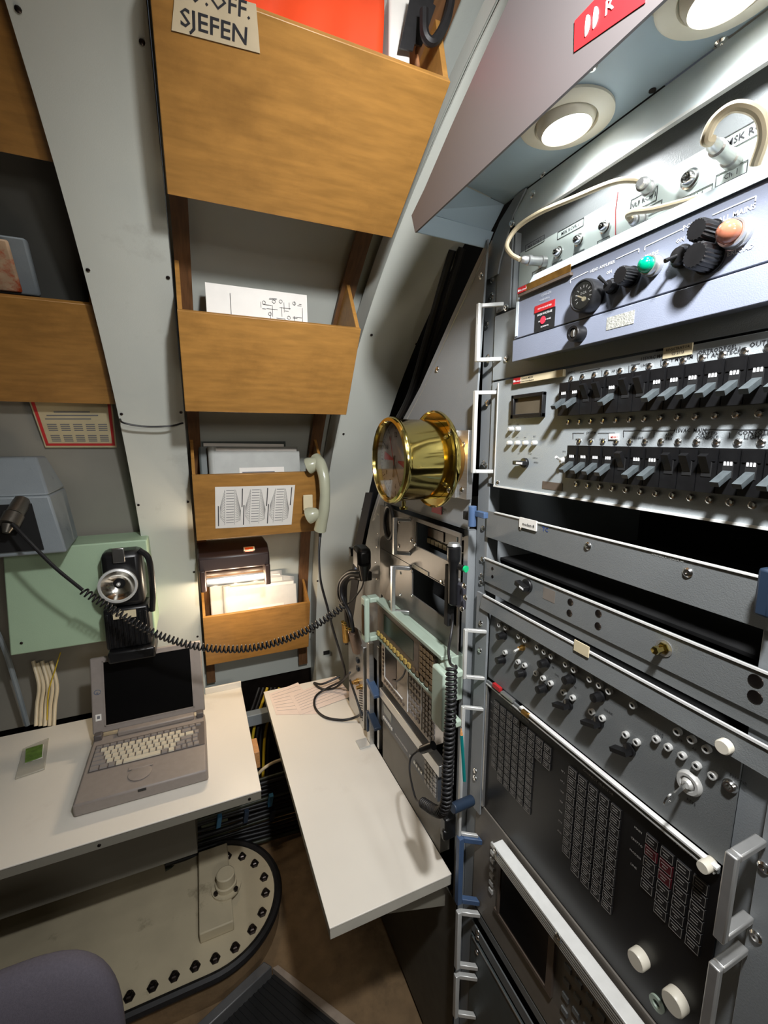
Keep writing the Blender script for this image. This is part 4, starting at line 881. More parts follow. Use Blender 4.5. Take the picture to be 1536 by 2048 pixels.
def hl(px0, py0, px1, py1):
    a_, b_ = AX(px0, py0, XB - 0.0006), AX(px1, py1, XB - 0.0006); mb.obox((a_ + b_) / 2, (0.0001, 0, 0), (b_ - a_) / 2, Vector((0, (b_ - a_).z, -(b_ - a_).y)).normalized() * 0.0003)
for q in ((1145, 866, 1168, 866), (1196, 866, 1230, 866), (1247, 861, 1350, 861), (1408, 859, 1536, 859), (1146, 867, 1146, 878), (1247, 861, 1247, 874), (1308, 862, 1308, 874), (1204, 740, 1204, 752), (1258, 731, 1258, 745), (1322, 719, 1322, 732), (1395, 706, 1395, 718), (1480, 693, 1480, 705), (1459, 864, 1459, 876), (1160, 745, 1200, 737), (1262, 730, 1280, 727)): hl(*q)
obj('lettering', mb, M['ink'], t)
tg = obj('typed_tag', MB().obox(AX(1355, 702, XB - 0.001), (0.0008, 0, 0), (0, 0.0165, 0), (0, 0, 0.0062)), M['tape'], t)
mb = MB(); T(mb, 'REGISTRATOR', 1355, 699, .0042, XB - .0018); T(mb, 'CS 2113', 1355, 708, .0042, XB - .0018); obj('lettering', mb, M['ink'], tg)
tg = obj('small_tag', MB().obox(AX(1228, 873, XB - 0.001), (0.0006, 0, 0), (0, 0.0075, 0), (0, 0, 0.0038)), M['white'], t)
mb = MB(); T(mb, 'MDBU', 1228, 876, .0038, XB - .0016); obj('lettering', mb, M['redink'], tg)

# ---- blank strips with openings between them
t = thing('modem_strip', 'grey blank strip with a small white tag under the breaker panel', 'panel', (0.53, 0.45, 1.508))
obj('strip', xbox(XR - 0.002, XR + 0.003, 0.212, 0.698, 1.509, 1.561), M['rack'], t, bev=0.0006)
obj('top_edge', xbox(XR - 0.004, XR + 0.001, 0.212, 0.672, 1.561, 1.5628), M['bright'], t)
for px, py in ((1176, 1092), (1376, 1145)): scr(t, px, py, XR - 0.002)
scr(t, 1042, 1056, XR - 0.002, sscrew)
tg = obj('paper_tag', MB().obox(AX(1056, 1048, XR - 0.004), (0.0012, 0, 0), (0, 0.021, 0), (0, 0, 0.0085)), M['white'], t)
mb = MB(); T(mb, 'modem 8', 1056, 1053, .0075, XR - .0053); obj('lettering', mb, M['ink'], tg)
mb = MB(); T(mb, 'TC', 1090, 1063, .0105, XR - .002); obj('blue_mark', mb, mat('blue_pen', (40, 70, 140), 0.6), t)
mb = MB()
for px0, py0, px1, py1 in ((1140, 1057, 1160, 1062), (1190, 1068, 1240, 1079), (1270, 1086, 1300, 1094), (1330, 1101, 1350, 1106), (1380, 1111, 1450, 1127)):
    a_, b_ = AX(px0, py0, XR - 0.0034), AX(px1, py1, XR - 0.0034); mb.box(XR - 0.0034, XR - 0.0031, b_.y, a_.y, 1.5608, 1.5624)
o = obj('red_paint_trace', mb, M['redink'], t); o['kind'] = 'stuff'
mb = MB(); T(mb, 'DRIVERS 6 - DATA 48', 1334, 1117, .0042, XR - .002); obj('faint_lettering', mb, mat('faint_print', (166, 168, 164), 0.6), t)
t = thing('switch_strip', 'grey strip with one black knob and one brass stud below the modem strip', 'panel', (0.53, 0.45, 1.395))
obj('strip', xbox(XR - 0.002, XR + 0.003, 0.212, 0.698, 1.418, 1.4665), M['rack'], t, bev=0.0006)
obj('lower_step', xbox(XR + 0.001, XR + 0.004, 0.212, 0.698, 1.399, 1.4172), M['rack'], t)
obj('top_edge', xbox(XR - 0.0042, XR - 0.0021, 0.212, 0.698, 1.4652, 1.4678), M['bright'], t)
q = AX(1048, 1172, XR - 0.010); c = Vector((XR - 0.002, q.y, q.z))
kb = obj('knob', MB().lathe(c, NX, [(0, 0.0125), (0.004, 0.012), (0.006, 0.008), (0.006, 0)], 20).obox(c + NX * 0.011 + Vector((0, 0.003, 0)), (0.006, 0, 0), (0, 0.012, 0.003), (0, -0.001, 0.0042)), M['black'], t, bev=0.001)
obj('pointer', MB().obox(c + NX * 0.0175 + Vector((0, -0.004, -0.001)), (0.0003, 0, 0), (0, 0.005, 0.001), (0, 0, 0.0015)), M['print'], kb)
q = AX(1322, 1298, XR - 0.008); c = Vector((XR - 0.002, q.y, q.z))
obj('brass_stud', MB().lathe(c, NX, [(0, 0.0075), (0.003, 0.0075), (0.0035, 0.005), (0.012, 0.005), (0.013, 0.0055), (0.018, 0.005), (0.0185, 0)], 6), M['brass'], t)
obj('stud_washer', MB().cyl(c, c + NX * 0.0012, 0.0105, n=20), M['alu'], t)
for px, py, r in ((985, 1137, .0028), (985, 1153, .0028), (1141, 1204, .0048), (1139, 1226, .0048), (1197, 1227, .0048), (1196, 1252, .0048), (1511, 1362, .0062), (1510, 1394, .0062)):
    q = AX(px, py, XR - 0.0022); obj('mounting_hole', MB().lathe(Vector((XR - 0.0021, q.y, q.z)), NX, [(0, r * 1.15), (0.0006, r * 1.1), (0.0004, r), (0.0002, r * 0.9), (0.0002, 0)], 18), M['dark_metal'], t)
obj('old_label', MB().obox(AX(1098, 1190, XR - 0.0022), (0.0002, 0, 0), (0, 0.013, 0), (0, 0, 0.010)), mat('faded_patch', (120, 112, 104), 0.5, var=0.1), t)

# ---- switching control panel
XK = XR + 0.001
t = thing('switching_panel', 'grey control panel with black knobs, pilot lamps and a keyswitch', 'panel', (0.53, 0.45, 1.215))
obj('top_cover', MB().quadslab([(XR - 0.006, 0.205, 1.392), (XR - 0.006, 0.698, 1.392), (XR - 0.010, 0.698, 1.362), (XR - 0.010, 0.205, 1.362)], (0.004, 0, 0)), M['rack'], t, bev=0.0006)
obj('top_edge', xbox(XR - 0.0088, XR - 0.0062, 0.205, 0.690, 1.3908, 1.3938), M['bright'], t)
obj('face', xbox(XK, XK + 0.003, 0.236, 0.676, 1.222, 1.3615), M['rack'], t)
obj('left_flange', xbox(XR - 0.006, XR - 0.001, 0.6765, 0.715, 0.90, 1.392), M['rack_side'], t, bev=0.0008)
for px, py in ((966, 1245), (966, 1300), (951, 1535), (951, 1550)): put('screw', xscrew, t, Vector((XR - 0.0062, 0.697, AX(px, py, XR).z)))
obj('cream_tag', MB().obox(AX(1163, 1297, XR - 0.0095), (0.0008, 0, 0), (0, 0.0135, 0), (0, 0, 0.0085)), M['tape'], t)
leds = ((998,1250),(1011,1256),(1009,1305),(1037,1273),(1049,1281),(1074,1295),(1088,1304),(1102,1313),(1131,1329),(1147,1340),(1179,1359),(1198,1371),(1217,1383),(1035,1324),(1048,1331),(1071,1347),(1085,1357),(1100,1367),(1126,1385),(1144,1396),(1182,1424),(1203,1437),(1265,1411),(1250,1470),(1272,1485),(1311,1479),(1335,1495),(1354,1464),(1382,1480),(1412,1499),(1363,1512),(1392,1532),(1424,1552))
led_b = mesh(MB().lathe((0, 0, 0), NX, [(0, 0.0046), (0.005, 0.0046), (0.0055, 0.0042), (0.0055, 0.0026), (0.003, 0.0022), (0.003, 0)], 16), 'pilot_lamp', M['handle'])
core_b = mesh(MB().cyl((-0.003, 0, 0), (-0.0048, 0, 0), 0.0022, n=10), 'lamp_core', M['matte'])
for px, py in leds:
    q = AX(px, py, XK - 0.004); b = put('pilot_lamp', led_b, t, (XK, q.y, q.z)); put('lamp_core', core_b, b, (XK, q.y, q.z))
kb_me = mesh(MB().lathe((0, 0, 0), NX, [(0, 0.0085), (0.003, 0.0085), (0.0045, 0.0068), (0.016, 0.0062), (0.0165, 0)], 20), 'knob', M['black'])
pk_me = mesh(MB().lathe((0, 0, 0), NX, [(0, 0.0088), (0.004, 0.0085), (0.005, 0.006), (0.008, 0)], 20).obox((-0.011, 0.006, -0.003), (0.006, 0, 0), (0, 0.012, -0.004), (0, 0.001, 0.0028)), 'pointer_knob', M['black'])
for px, py, k in ((1002,1272,0),(1000,1320,0),(1040,1347,0),(1086,1327,0),(1082,1378,0),(1136,1359,0),(1130,1411,1),(1194,1394,0),(1190,1447,1),(1252,1502,1)):
    q = AX(px, py, XK - 0.008); put('knob', pk_me if k else kb_me, t, (XK, q.y, q.z))
toggle(1043, 1296, (1028, 1303), t, XK, M['handle'], 0.0045, M['brass_dull'])
q = AX(1446, 1494, XK - 0.016); obj('thumb_screw', MB().lathe((XK - 0.010, q.y, q.z), NX, [(0, 0.008), (0.007, 0.008), (0.0085, 0.0068), (0.0085, 0)], 22), M['paint_cream'], t)
q = AX(1457, 1573, XK - 0.004); obj('phone_jack', MB().lathe((XK, q.y, q.z), NX, [(0, 0.0075), (0.002, 0.0075), (0.005, 0.0055), (0.005, 0.0035), (0.001, 0.0032), (0.001, 0)], 20), M['chrome'], t)
q = AX(1376, 1567, XK - 0.004); c = Vector((XK, q.y, q.z))
ks = obj('keyswitch', MB().lathe(c, NX, [(0, 0.0145), (0.003, 0.0145), (0.006, 0.0125), (0.006, 0.009), (0.003, 0.008), (0.009, 0.0045), (0.009, 0)], 30), M['handle'], t)
e = AX(1340, 1598, XK - 0.035)
obj('key_shank', MB().obox((c + NX * 0.009 + e) / 2, (e - c - NX * 0.009) / 2, (0, 0.0006, 0.0025), (0, 0.0008, 0)), M['chrome'], ks)
obj('key_bow', MB().lathe(e - Vector((0, 0.001, 0)), (0, 1, 0.2), [(0, 0.0045), (0, 0.0100), (0.0018, 0.0100), (0.0018, 0.0045), (0, 0.0045)], 22), M['chrome'], ks)
mb = MB()
for s_, px, py, sz in (('SYNC', 1282, 1409, .0048), ('LOOP', 1318, 1468, .0045), ('TEST', 1320, 1474, .0038), ('A/B', 1360, 1482, .0040), ('A/I', 1388, 1500, .004), ('LINE', 1382, 1466, .004), ('PHONE', 1476, 1562, .0050), ('SYNC', 1114, 1352, .0036), ('ONLINE', 1216, 1425, .0042), ('KEYS', 1382, 1606, .0048), ('TX', 1150, 1376, .004), ('RX', 1106, 1336, .004), ('MODE', 1048, 1262, .003), ('PORT', 1095, 1286, .003)): T(mb, s_, px, py, sz, XK)
obj('lettering', mb, M['ink'], t)
mb = MB(); T(mb, 'DISTRIB. MATRIX', 1215, 1360, .0045, XK, stretch=1.0); obj('red_lettering', mb, M['redink'], t)
# rail and bright bars along the bottom of that panel
obj('bottom_bar', xbox(XR - 0.0075, XR, 0.240, 0.572, 1.2168, 1.2208), M['bright'], t, bev=0.0008)
obj('bar_web', xbox(XR - 0.004, XR, 0.240, 0.674, 1.2115, 1.2163), M['rack'], t)
obj('thin_bar', xbox(XR - 0.0055, XR - 0.001, 0.243, 0.674, 1.2080, 1.2108), M['handle'], t, bev=0.0005)
obj('red_tab', xbox(XR - 0.008, XR - 0.001, 0.628, 0.650, 1.2165, 1.224), M['red'], t); obj('grey_tab', xbox(XR - 0.008, XR - 0.001, 0.590, 0.624, 1.2165, 1.221), M['alu'], t)
obj('hinge_pin', MB().cyl((XR - 0.009, 0.560, 1.2185), (XR - 0.009, 0.546, 1.2185), 0.005, n=12), M['brass_dull'], t)
uhandle(t, 0.700, 1.214, 1.322, x=XR - 0.006, armdir=0.02)

# ---- black matrix panel
t = thing('matrix_panel', 'black panel with three blocks of outlined push buttons and cream knobs', 'panel', (0.53, 0.45, 0.925))
XM = XR + 0.002
obj('face', xbox(XM, XM + 0.003, 0.236, 0.674, 0.925, 1.2068), mat('matrix_black', (16, 16, 17), 0.35, var=0.1), t)
obj('left_trim', xbox(XR - 0.004, XM - 0.0003, 0.6705, 0.6745, 0.925, 1.205), M['alu'], t)
bm_ = {}
def button_me(w_, h_, red=False):
    k = (round(w_, 4), round(h_, 4), red)
    if k not in bm_:
        bm_[k] = mesh(MB().hexa([(0, 0, 0), (0, -w_, 0), (0, -w_, -h_), (0, 0, -h_), (-0.0022, -0.0008, -0.0008), (-0.0022, -w_ + 0.0008, -0.0008), (-0.0022, -w_ + 0.0008, -h_ + 0.0008), (-0.0022, -0.0008, -h_ + 0.0008)]), 'push_button', mat('red_reflect_key', (70, 18, 24), 0.4) if red else mat('dark_key', (26, 25, 25), 0.38, var=0.1))
    return bm_[k]
prn = MB(); random.seed(5)
groups = [([(990,1400),(1003,1409),(1016,1421),(1030,1432),(1045,1445),(1060,1458),(1075,1471),(1090,1486)], [10, 11, 11, 11, 11, 11, 3, 3], 0.0150),
          ([(1139,1529),(1157,1546),(1179,1563),(1201,1584),(1224,1604)], [10, 11, 11, 11, 11], 0.0162),
          ([(1294,1664),(1325,1690),(1356,1716),(1389,1745)], [5, 6, 6, 6], 0.0172)]
for gi, (cols, rows_, rp) in enumerate(groups):
    ys = [AX(*q, XM).y for q in cols]; zs = sum(AX(*q, XM).z for q in cols) / len(cols); cp = (ys[0] - ys[-1]) / (len(ys) - 1)
    for ci, y in enumerate([ys[0] - cp * i for i in range(len(ys))]):
        for r_ in range(rows_[ci]):
            z = zs - r_ * rp; w_, h_ = cp * 0.86, rp * 0.88
            if z - h_ < 0.93: continue
            put('push_button', button_me(w_, h_, gi == 2 and ci in (0, 1) and r_ in (1, 2) and (ci, r_) != (0, 2)), t, (XM, y, z))  # a few keys coloured dark red for the reddish reflection on the panel
            o_ = Vector((XM - 0.0024, y - 0.0009, z - h_ + 0.0009)); prn.frame(o_, w_ - 0.0018, h_ - 0.0018, 0.00045, d=0.0002)
            prn.obox(o_ + Vector((0, -w_ * 0.38, h_ * 0.58)), (0.0001, 0, 0), (0, w_ * 0.26, 0), (0, 0, 0.0005)); prn.obox(o_ + Vector((0, -w_ * 0.38, h_ * 0.32)), (0.0001, 0, 0), (0, w_ * random.uniform(0.1, 0.28), 0), (0, 0, 0.0005))
o = obj('button_print', prn, M['dimink'], t); o['kind'] = 'stuff'
mb = MB()
T(mb, 'DISTRIBUTION MATRIX', 1038, 1430, .0050, XM); T(mb, 'CONNECT SELECTOR', 1195, 1566, .0055, XM); T(mb, 'TX SELECTOR', 1366, 1700, .0060, XM)
for i in range(7): T(mb, ('HF 1', 'HF 2', 'UHF', 'VLF', 'MSK', 'TTY', 'AUX')[i], 1126 - i * 1.2, 1545 + i * 20, .0042, XM)
for i in range(4): T(mb, ('MAIN', 'CRYPTO', 'MODEM', 'LINE')[i], 1276 - i * 3, 1662 + i * 24, .0046, XM)
for i in range(6): T(mb, ('RX 1', 'RX 2', 'RX 3', 'RX 4', 'RX 5', 'RX 6')[i], 984 - i * 0.5, 1406 + i * 17, .0036, XM)
obj('lettering', mb, mat('matrix_print', (160, 156, 150), 0.6), t)
for px, py, r, L in ((1414, 1730, .0070, .018), (1277, 1918, .0125, .014), (1350, 2003, .0140, .014)):
    q = AX(px, py, XM - L * 0.5); c = Vector((XM, q.y, q.z)); obj('cream_knob', MB().lathe(c, NX, [(0, r), (L * 0.85, r), (L, r * 0.9), (L, 0)], 30), M['paint_cream'], t)
q = AX(1312, 2008, XM - 0.003); obj('cream_ring', MB().lathe((XM, q.y, q.z), NX, [(0, 0.010), (0.003, 0.010), (0.003, 0.005), (0, 0.004)], 22), M['pale_green'], t)
uhandle(t, 0.700, 0.842, 1.152, x=XR - 0.006, armdir=0.02)

# ---- keyboard tray rail and the display unit below
t = thing('rail_tray', 'pale ribbed metal rail running along the foot of the matrix panel', 'rail', (0.50, 0.4, 0.88))
RX0 = XR - 0.030
obj('top_bar', xbox(RX0, XR - 0.006, 0.236, 0.600, 0.908, 0.914), M['bright'], t, bev=0.001)
for k in range(4): obj('rib', xbox(RX0 + 0.001 + 0.0008 * k, RX0 + 0.006, 0.236, 0.596, 0.9005 - 0.0062 * k, 0.9045 - 0.0062 * k), M['handle'], t, bev=0.0004)
obj('rail_back', xbox(RX0 + 0.0062, XR - 0.006, 0.236, 0.598, 0.877, 0.9078), M['dark_metal'], t)
for y in (0.590, 0.428): put('screw', xscrew, t, (RX0 + 0.0006, y, 0.906)); obj('bar_clamp', xbox(RX0 - 0.001, XR - 0.008, y - 0.006, y + 0.006, 0.900, 0.9078), M['rack'], t)
t = thing('display_unit', 'brown grey display unit with a dark screen below the pale rail', 'instrument', (0.53, 0.45, 0.66))
obj('face', xbox(XR, XR + 0.004, 0.205, 0.698, 0.655, 0.922), mat('display_face', (112, 106, 98), 0.45, var=0.08), t, bev=0.001)
obj('screen', xbox(XR - 0.004, XR - 0.0003, 0.47, 0.60, 0.735, 0.868), M['screen'], t)
mb = MB()
for q in ((0.47, 0.6155, 0.727, 0.734), (0.601, 0.607, 0.734, 0.872), (0.455, 0.469, 0.727, 0.872)): m2 = xbox(XR - 0.006, XR - 0.0004, *q); mb.add(m2.v, m2.f)
obj('screen_frame', mb, M['brownish'], t)
bt = mesh(MB().box(-0.004, 0, -0.0055, 0.0055, -0.0045, 0.0045), 'side_key', M['handle'])
for k in range(7): put('side_key', bt, t, (XR - 0.0002, 0.632, 0.866 - 0.0185 * k))
bt2 = mesh(MB().box(-0.003, 0, -0.0065, 0.0065, -0.005, 0.005), 'push_key', M['rack'])
for i in range(8):
    for j in range(6): put('push_key', bt2, t, (XR - 0.0002, 0.428 - 0.022 * i, 0.856 - 0.030 * j))
uhandle(t, 0.695, 0.672, 0.842, x=XR - 0.001, m=M['blue'], w=0.012, d=0.045, armdir=0.02)
t = thing('lower_drawer', 'dark grey green drawer front low in the rack under the display unit', 'drawer', (0.53, 0.45, 0.3))
obj('face', xbox(XR, XR + 0.004, 0.205, 0.698, 0.30, 0.565), mat('drawer_face', (74, 82, 82), 0.45, var=0.08), t, bev=0.001)
obj('top_edge', xbox(XR - 0.002, XR - 0.0002, 0.205, 0.690, 0.562, 0.5655), M['alu'], t)
uhandle(t, 0.690, 0.50, 0.655, x=XR - 0.001, w=0.010, d=0.045, armdir=0.02); uhandle(t, 0.690, 0.36, 0.48, x=XR - 0.001, w=0.010, d=0.045, armdir=0.02)
for z in (0.60, 0.585, 0.545): put('screw', xscrew, t, (XR - 0.0005, 0.672, z))
t = thing('filler_strip', 'narrow grey strip between the display unit and the lower drawer', 'panel', (0.53, 0.45, 0.6))
obj('strip', xbox(XR + 0.001, XR + 0.004, 0.205, 0.698, 0.575, 0.600), M['rack'], t); obj('upper_strip', xbox(XR + 0.001, XR + 0.004, 0.205, 0.698, 0.628, 0.648), M['rack'], t)

# ---- right hand handles and flange
t = thing('right_flange', 'grey flange with two large aluminium handles at the lower right edge', 'flange', (0.50, 0.2, 0.9))
XH = XR - 0.010
obj('flange', xbox(XH, XH + 0.004, 0.10, 0.2045, 0.60, 1.391), M['rack_side'], t, bev=0.0006)
def bighandle(za, zb, y):
    xo = XH - 0.052; w_ = 0.011; r = 0.008
    mb = MB().box(xo, xo + r, y - w_ / 2, y + w_ / 2, za, zb)
    for z in (za, zb - r): mb.box(xo + r, XH - 0.0004, y - w_ / 2, y + w_ / 2, z, z + r)
    obj('handle', mb, mat('worn_handle_aluminium', (188, 188, 186), 0.4, 0.75, var=0.08, scale=40), t, bev=0.0016)
bighandle(1.195, 1.297, 0.205); bighandle(0.93, 1.163, 0.205)
for px, py in ((1528, 1735), (1512, 1873)): scr(t, px, py, XH)

# ================================================================ BRASS CLOCK
CY, CZ = 0.795, 1.657
t = thing('brass_clock', 'polished brass ship clock seen from its side, on the grey cover plate', 'clock', (0.45, CY, CZ))
o = Vector((0.456, CY, CZ))
obj('case', MB().lathe(o, NX, [(0.006, 0.080), (0.092, 0.0805), (0.096, 0.0845), (0.102, 0.0855), (0.107, 0.083), (0.108, 0.077), (0.102, 0.0755)], 72), M['brass'], t, smooth=45)
obj('flange', MB().lathe(o, NX, [(0, 0.080), (0, 0.0965), (0.004, 0.099), (0.010, 0.0985), (0.012, 0.096), (0.007, 0.094), (0.007, 0.0805)], 72), M['brass'], t, smooth=45)
obj('back_cup', MB().lathe(o, -NX, [(0, 0.080), (0.010, 0.064), (0.034, 0.058), (0.034, 0.0)], 48), M['brass_dull'], t)
dl = o + NX * 0.088
obj('dial', MB().lathe(dl, NX, [(0, 0.0), (0.0005, 0.076)], 48), mat('clock_dial', (176, 164, 150), 0.5, var=0.04), t)
mb = MB()
def wedge(a0, a1, r0, r1, d=0.0012):
    n = 8; pts = [(r1, a0 + (a1 - a0) * i / n) for i in range(n + 1)] + [(r0, a1 - (a1 - a0) * i / n) for i in range(n + 1)]
    return [dl + Vector((-d, -r * sin(a), r * cos(a))) for r, a in pts]
for a0 in (pi / 2, 3 * pi / 2): mb.prism(wedge(a0, a0 + 0.31, 0.012, 0.056), (-0.0002, 0, 0))
obj('red_sector', mb, M['redink'], t)
mb = MB()
for k in range(60):
    a = 2 * pi * k / 60; L = 0.005 if k % 5 else 0.010; u = Vector((0, -sin(a), cos(a))); mb.obox(dl + NX * 0.0013 + u * (0.071 - L / 2), (0.0001, 0, 0), u * L / 2, Vector((0, -cos(a), -sin(a))) * (0.0003 if k % 5 else 0.001))
for k in range(1, 13):
    a = 2 * pi * k / 12; c = dl + NX * 0.0013 + Vector((0, -sin(a), cos(a))) * 0.051; mb.text(str(k), c + Vector((0, 0, -0.005)), 0.014, center=True)
o2 = obj('numerals', mb, M['ink'], t); o2['kind'] = 'stuff'
def hand(a, L, w_, nm, m, d): u = Vector((0, -sin(a), cos(a))); obj(nm, MB().obox(dl + NX * d + u * (L / 2 - 0.006), (0.0003, 0, 0), u * (L / 2 + 0.004), Vector((0, -cos(a), -sin(a))) * w_), m, t)
hand(radians(190), 0.036, 0.0028, 'hour_hand', M['black'], 0.004); hand(radians(148), 0.058, 0.0018, 'minute_hand', M['black'], 0.005); hand(radians(340), 0.05, 0.0006, 'second_hand', M['redink'], 0.006)
obj('glass', MB().lathe(o + NX * 0.1015, NX, [(0, 0.0), (0, 0.0765), (0.001, 0.0765), (0.001, 0)], 48), M['clearglass'], t)
for a in (0.9, 2.25, 4.0, 5.4): put('screw', xscrew, t, o + NX * 0.0075 + Vector((0, -sin(a), cos(a))) * 0.0875)
p = AX(795, 1006, 0.385); obj('winding_stud', MB().cyl((0.385, CY, CZ - 0.082), (0.385, CY, CZ - 0.094), 0.004, n=12).cyl((0.385, CY, CZ - 0.094), (0.385, CY, CZ - 0.099), 0.009, 0.008, n=16), M['brass'], t)
t = thing('clock_bracket', 'bent aluminium bracket that joins the brass clock to the rack', 'bracket', (0.47, 0.75, 1.58))
obj('plate', MB().box(0.4905, 0.4935, 0.728, 0.80, 1.580, 1.716).box(0.4935, 0.5035, 0.728, 0.732, 1.580, 1.716).box(0.4850, 0.4904, 0.762, 0.80, 1.580, 1.716), M['alu'], t, bev=0.0008)
for z in (1.688, 1.598): put('screw', xscrew, t, (0.4903, 0.746, z))

# ================================================================ FAR EQUIPMENT RACK
XQ = 0.490
def F(px, py, x=XQ): return AX(px, py, x)
t = thing('far_rack', 'grey cabinet behind the narrow desk holding the radio and test sets', 'rack', (0.7, 0.96, 0.0))
obj('left_post', xbox(0.5065, 0.53, 1.150, 1.190, 0.02, 1.513), M['rack_side'], t)
obj('right_post', xbox(0.5065, 0.53, 0.7405, 0.756, 0.02, 1.513), M['rack_side'], t)
obj('left_side', xbox(0.531, 0.98, 1.184, 1.190, 0.02, 1.513), M['rack_side'], t)
obj('right_side', xbox(0.531, 0.98, 0.7405, 0.746, 0.02, 1.513), M['void'], t); obj('back', xbox(0.981, 0.986, 0.7405, 1.19, 0.02, 1.513), M['void'], t)
obj('kick_panel', xbox(0.506, 0.51, 0.7405, 1.60, 0.02, 0.60), mat('kick_panel', (84, 80, 70), 0.6, var=0.1), t)
for px, py in ((757, 1028), (756, 1068), (754, 1095), (752, 1125), (754, 1158)): put('screw', sscrew, t, AX(px, py, 0.5063))
# radio panel
t = thing('radio_panel', 'grey panel with a recessed radio behind the black hand microphone', 'panel', (0.5, 0.95, 1.40))
yl, yr = 1.172, 0.745
zt, zb = 1.508, F(801, 1118).z
oy0, oy1, oz0, oz1 = F(832, 1043).y, 0.752, F(832, 1092).z, F(832, 1043).z
mb = MB()
for q in ((yl, oy0, zb, zt), (oy1, yr, zb, zt), (oy0, oy1, oz1, zt), (oy0, oy1, zb, oz0)): m2 = xbox(XQ, XQ + 0.004, *q); mb.add(m2.v, m2.f)
obj('face', mb, mat('far_panel', (98, 93, 87), 0.4, 0.1, var=0.08), t)
obj('recess', xbox(XQ + 0.045, XQ + 0.05, oy0 + 0.01, oy1, oz0 - 0.01, oz1 + 0.01).box(XQ + 0.0045, XQ + 0.045, oy1, oy0, oz1 + 0.0005, oz1 + 0.003), M['void'], t)
rd = obj('radio_front', xbox(XQ + 0.030, XQ + 0.044, oy0 - 0.004, oy1 + 0.004, oz0 + 0.006, oz1 - 0.006), M['black'], t, bev=0.002)
obj('radio_display', xbox(XQ + 0.0275, XQ + 0.0298, oy0 - 0.010, oy0 - 0.085, oz0 + 0.025, oz1 - 0.014), mat('brown_display', (120, 98, 82), 0.35, var=0.15), rd)
for k in range(7): obj('radio_key', xbox(XQ + 0.025, XQ + 0.0298, oy0 - 0.012 - k * 0.019, oy0 - 0.026 - k * 0.019, oz0 + 0.009, oz0 + 0.020), M['tape'] if k < 5 else M['print'], rd)
obj('radio_knob', MB().lathe((XQ + 0.029, oy1 + 0.022, (oz0 + oz1) / 2 + 0.004), NX, [(0, 0.013), (0.012, 0.012), (0.014, 0)], 20), M['black'], rd)
obj('blue_mark', MB().obox((XQ + 0.028, oy1 + 0.048, (oz0 + oz1) / 2 + 0.008), (0.001, 0, 0), (0, 0.0025, 0), (0, 0, 0.010)), mat('cyan_print', (60, 140, 170), 0.4), rd)
uhandle(t, F(785, 1070, 0.452).y, 1.405, 1.502, x=XQ, w=0.009, d=0.036, m=M['alu'], armdir=0.022)
uhandle(t, 0.748, 1.405, 1.484, x=XQ, w=0.009, d=0.022, m=M['alu'], armdir=0.004)
for px, py in ((798, 1044), (798, 1092), (823, 1080), (830, 1088)): scr(t, px, py, XQ)
obj('cord_ring', MB().tube([F(778, 1045, 0.484) + Vector((0, -0.030 * cos(a), 0.046 * sin(a))) for a in [2 * pi * i / 24 for i in range(25)]], 0.0055, 8), M['rubber'], t)
# blank panel with a black opening
t = thing('reel_panel', 'grey panel with a black rectangular opening under the radio panel', 'panel', (0.5, 0.95, 1.25))
zt2 = zb - 0.002; zb2 = 1.238
by0, by1, bz0, bz1 = F(824, 1134).y, 0.751, F(824, 1190).z, F(824, 1134).z
mb = MB()
for q in ((yl, by0, zb2, zt2), (by1, yr, zb2, zt2), (by0, by1, bz1, zt2), (by0, by1, zb2, bz0)): m2 = xbox(XQ, XQ + 0.004, *q); mb.add(m2.v, m2.f)
obj('face', mb, mat('far_panel', (98, 93, 87), 0.4, 0.1, var=0.08), t)
obj('recess', xbox(XQ + 0.07, XQ + 0.075, by0 + 0.01, by1, bz0 - 0.01, bz1), M['void'], t)
obj('metal_tag', MB().obox((XQ - 0.002, by0 - 0.045, bz1 + 0.006), (0.001, 0, 0), (0, 0.040, 0), (0, 0, 0.0045)), mat('tag_metal', (150, 140, 120), 0.5, 0.2), t)
obj('brass_sign', MB().obox(F(846, 1266), (0.001, 0, 0), (0, 0.045, 0), (0, 0, 0.004)), mat('old_sign', (150, 136, 104), 0.5), t)
uhandle(t, F(781, 1175, 0.448).y, 1.245, 1.375, x=XQ, w=0.010, d=0.040, m=M['alu'], armdir=0.022)
for px, py in ((801, 1146), (801, 1189), (824, 1143), (824, 1190)): put('screw', sscrew, t, AX(px, py, XQ - 0.0004))
scr(t, 884, 1164, XQ - 0.004)
# pale green counter
XD = 0.452
t = thing('frequency_counter', 'pale green framed counter with a row of ochre keys and thick side grips', 'instrument', (0.47, 0.95, 1.08))
dy0, dy1 = F(755, 1235, XD).y, F(870, 1345, XD).y; dzt = F(754, 1207, XD).z; dzb = F(754, 1268, XD).z
obj('housing', xbox(XD + 0.006, 0.505, dy0 - 0.002, dy1 - 0.03, dzb - 0.006, dzt + 0.006), M['pale_green'], t, bev=0.002)
obj('front_panel', xbox(XD, XD + 0.0055, dy0, dy1, dzb, dzt), M['brownish'], t, bev=0.001)
obj('top_frame', xbox(XD - 0.006, XD + 0.020, dy0 + 0.004, dy1 - 0.035, dzt + 0.0065, dzt + 0.016), M['pale_green'], t, bev=0.0015)
obj('bottom_frame', xbox(XD - 0.004, XD + 0.0058, dy0 + 0.004, dy1, dzb - 0.008, dzb - 0.0005), M['pale_green'], t, bev=0.001)
wy0, wy1 = F(768, 1240, XD).y, F(827, 1290, XD).y
obj('display_window', xbox(XD - 0.001, XD - 0.0002, wy0, wy1, dzb + 0.030, dzt - 0.012), M['glass_green'], t)
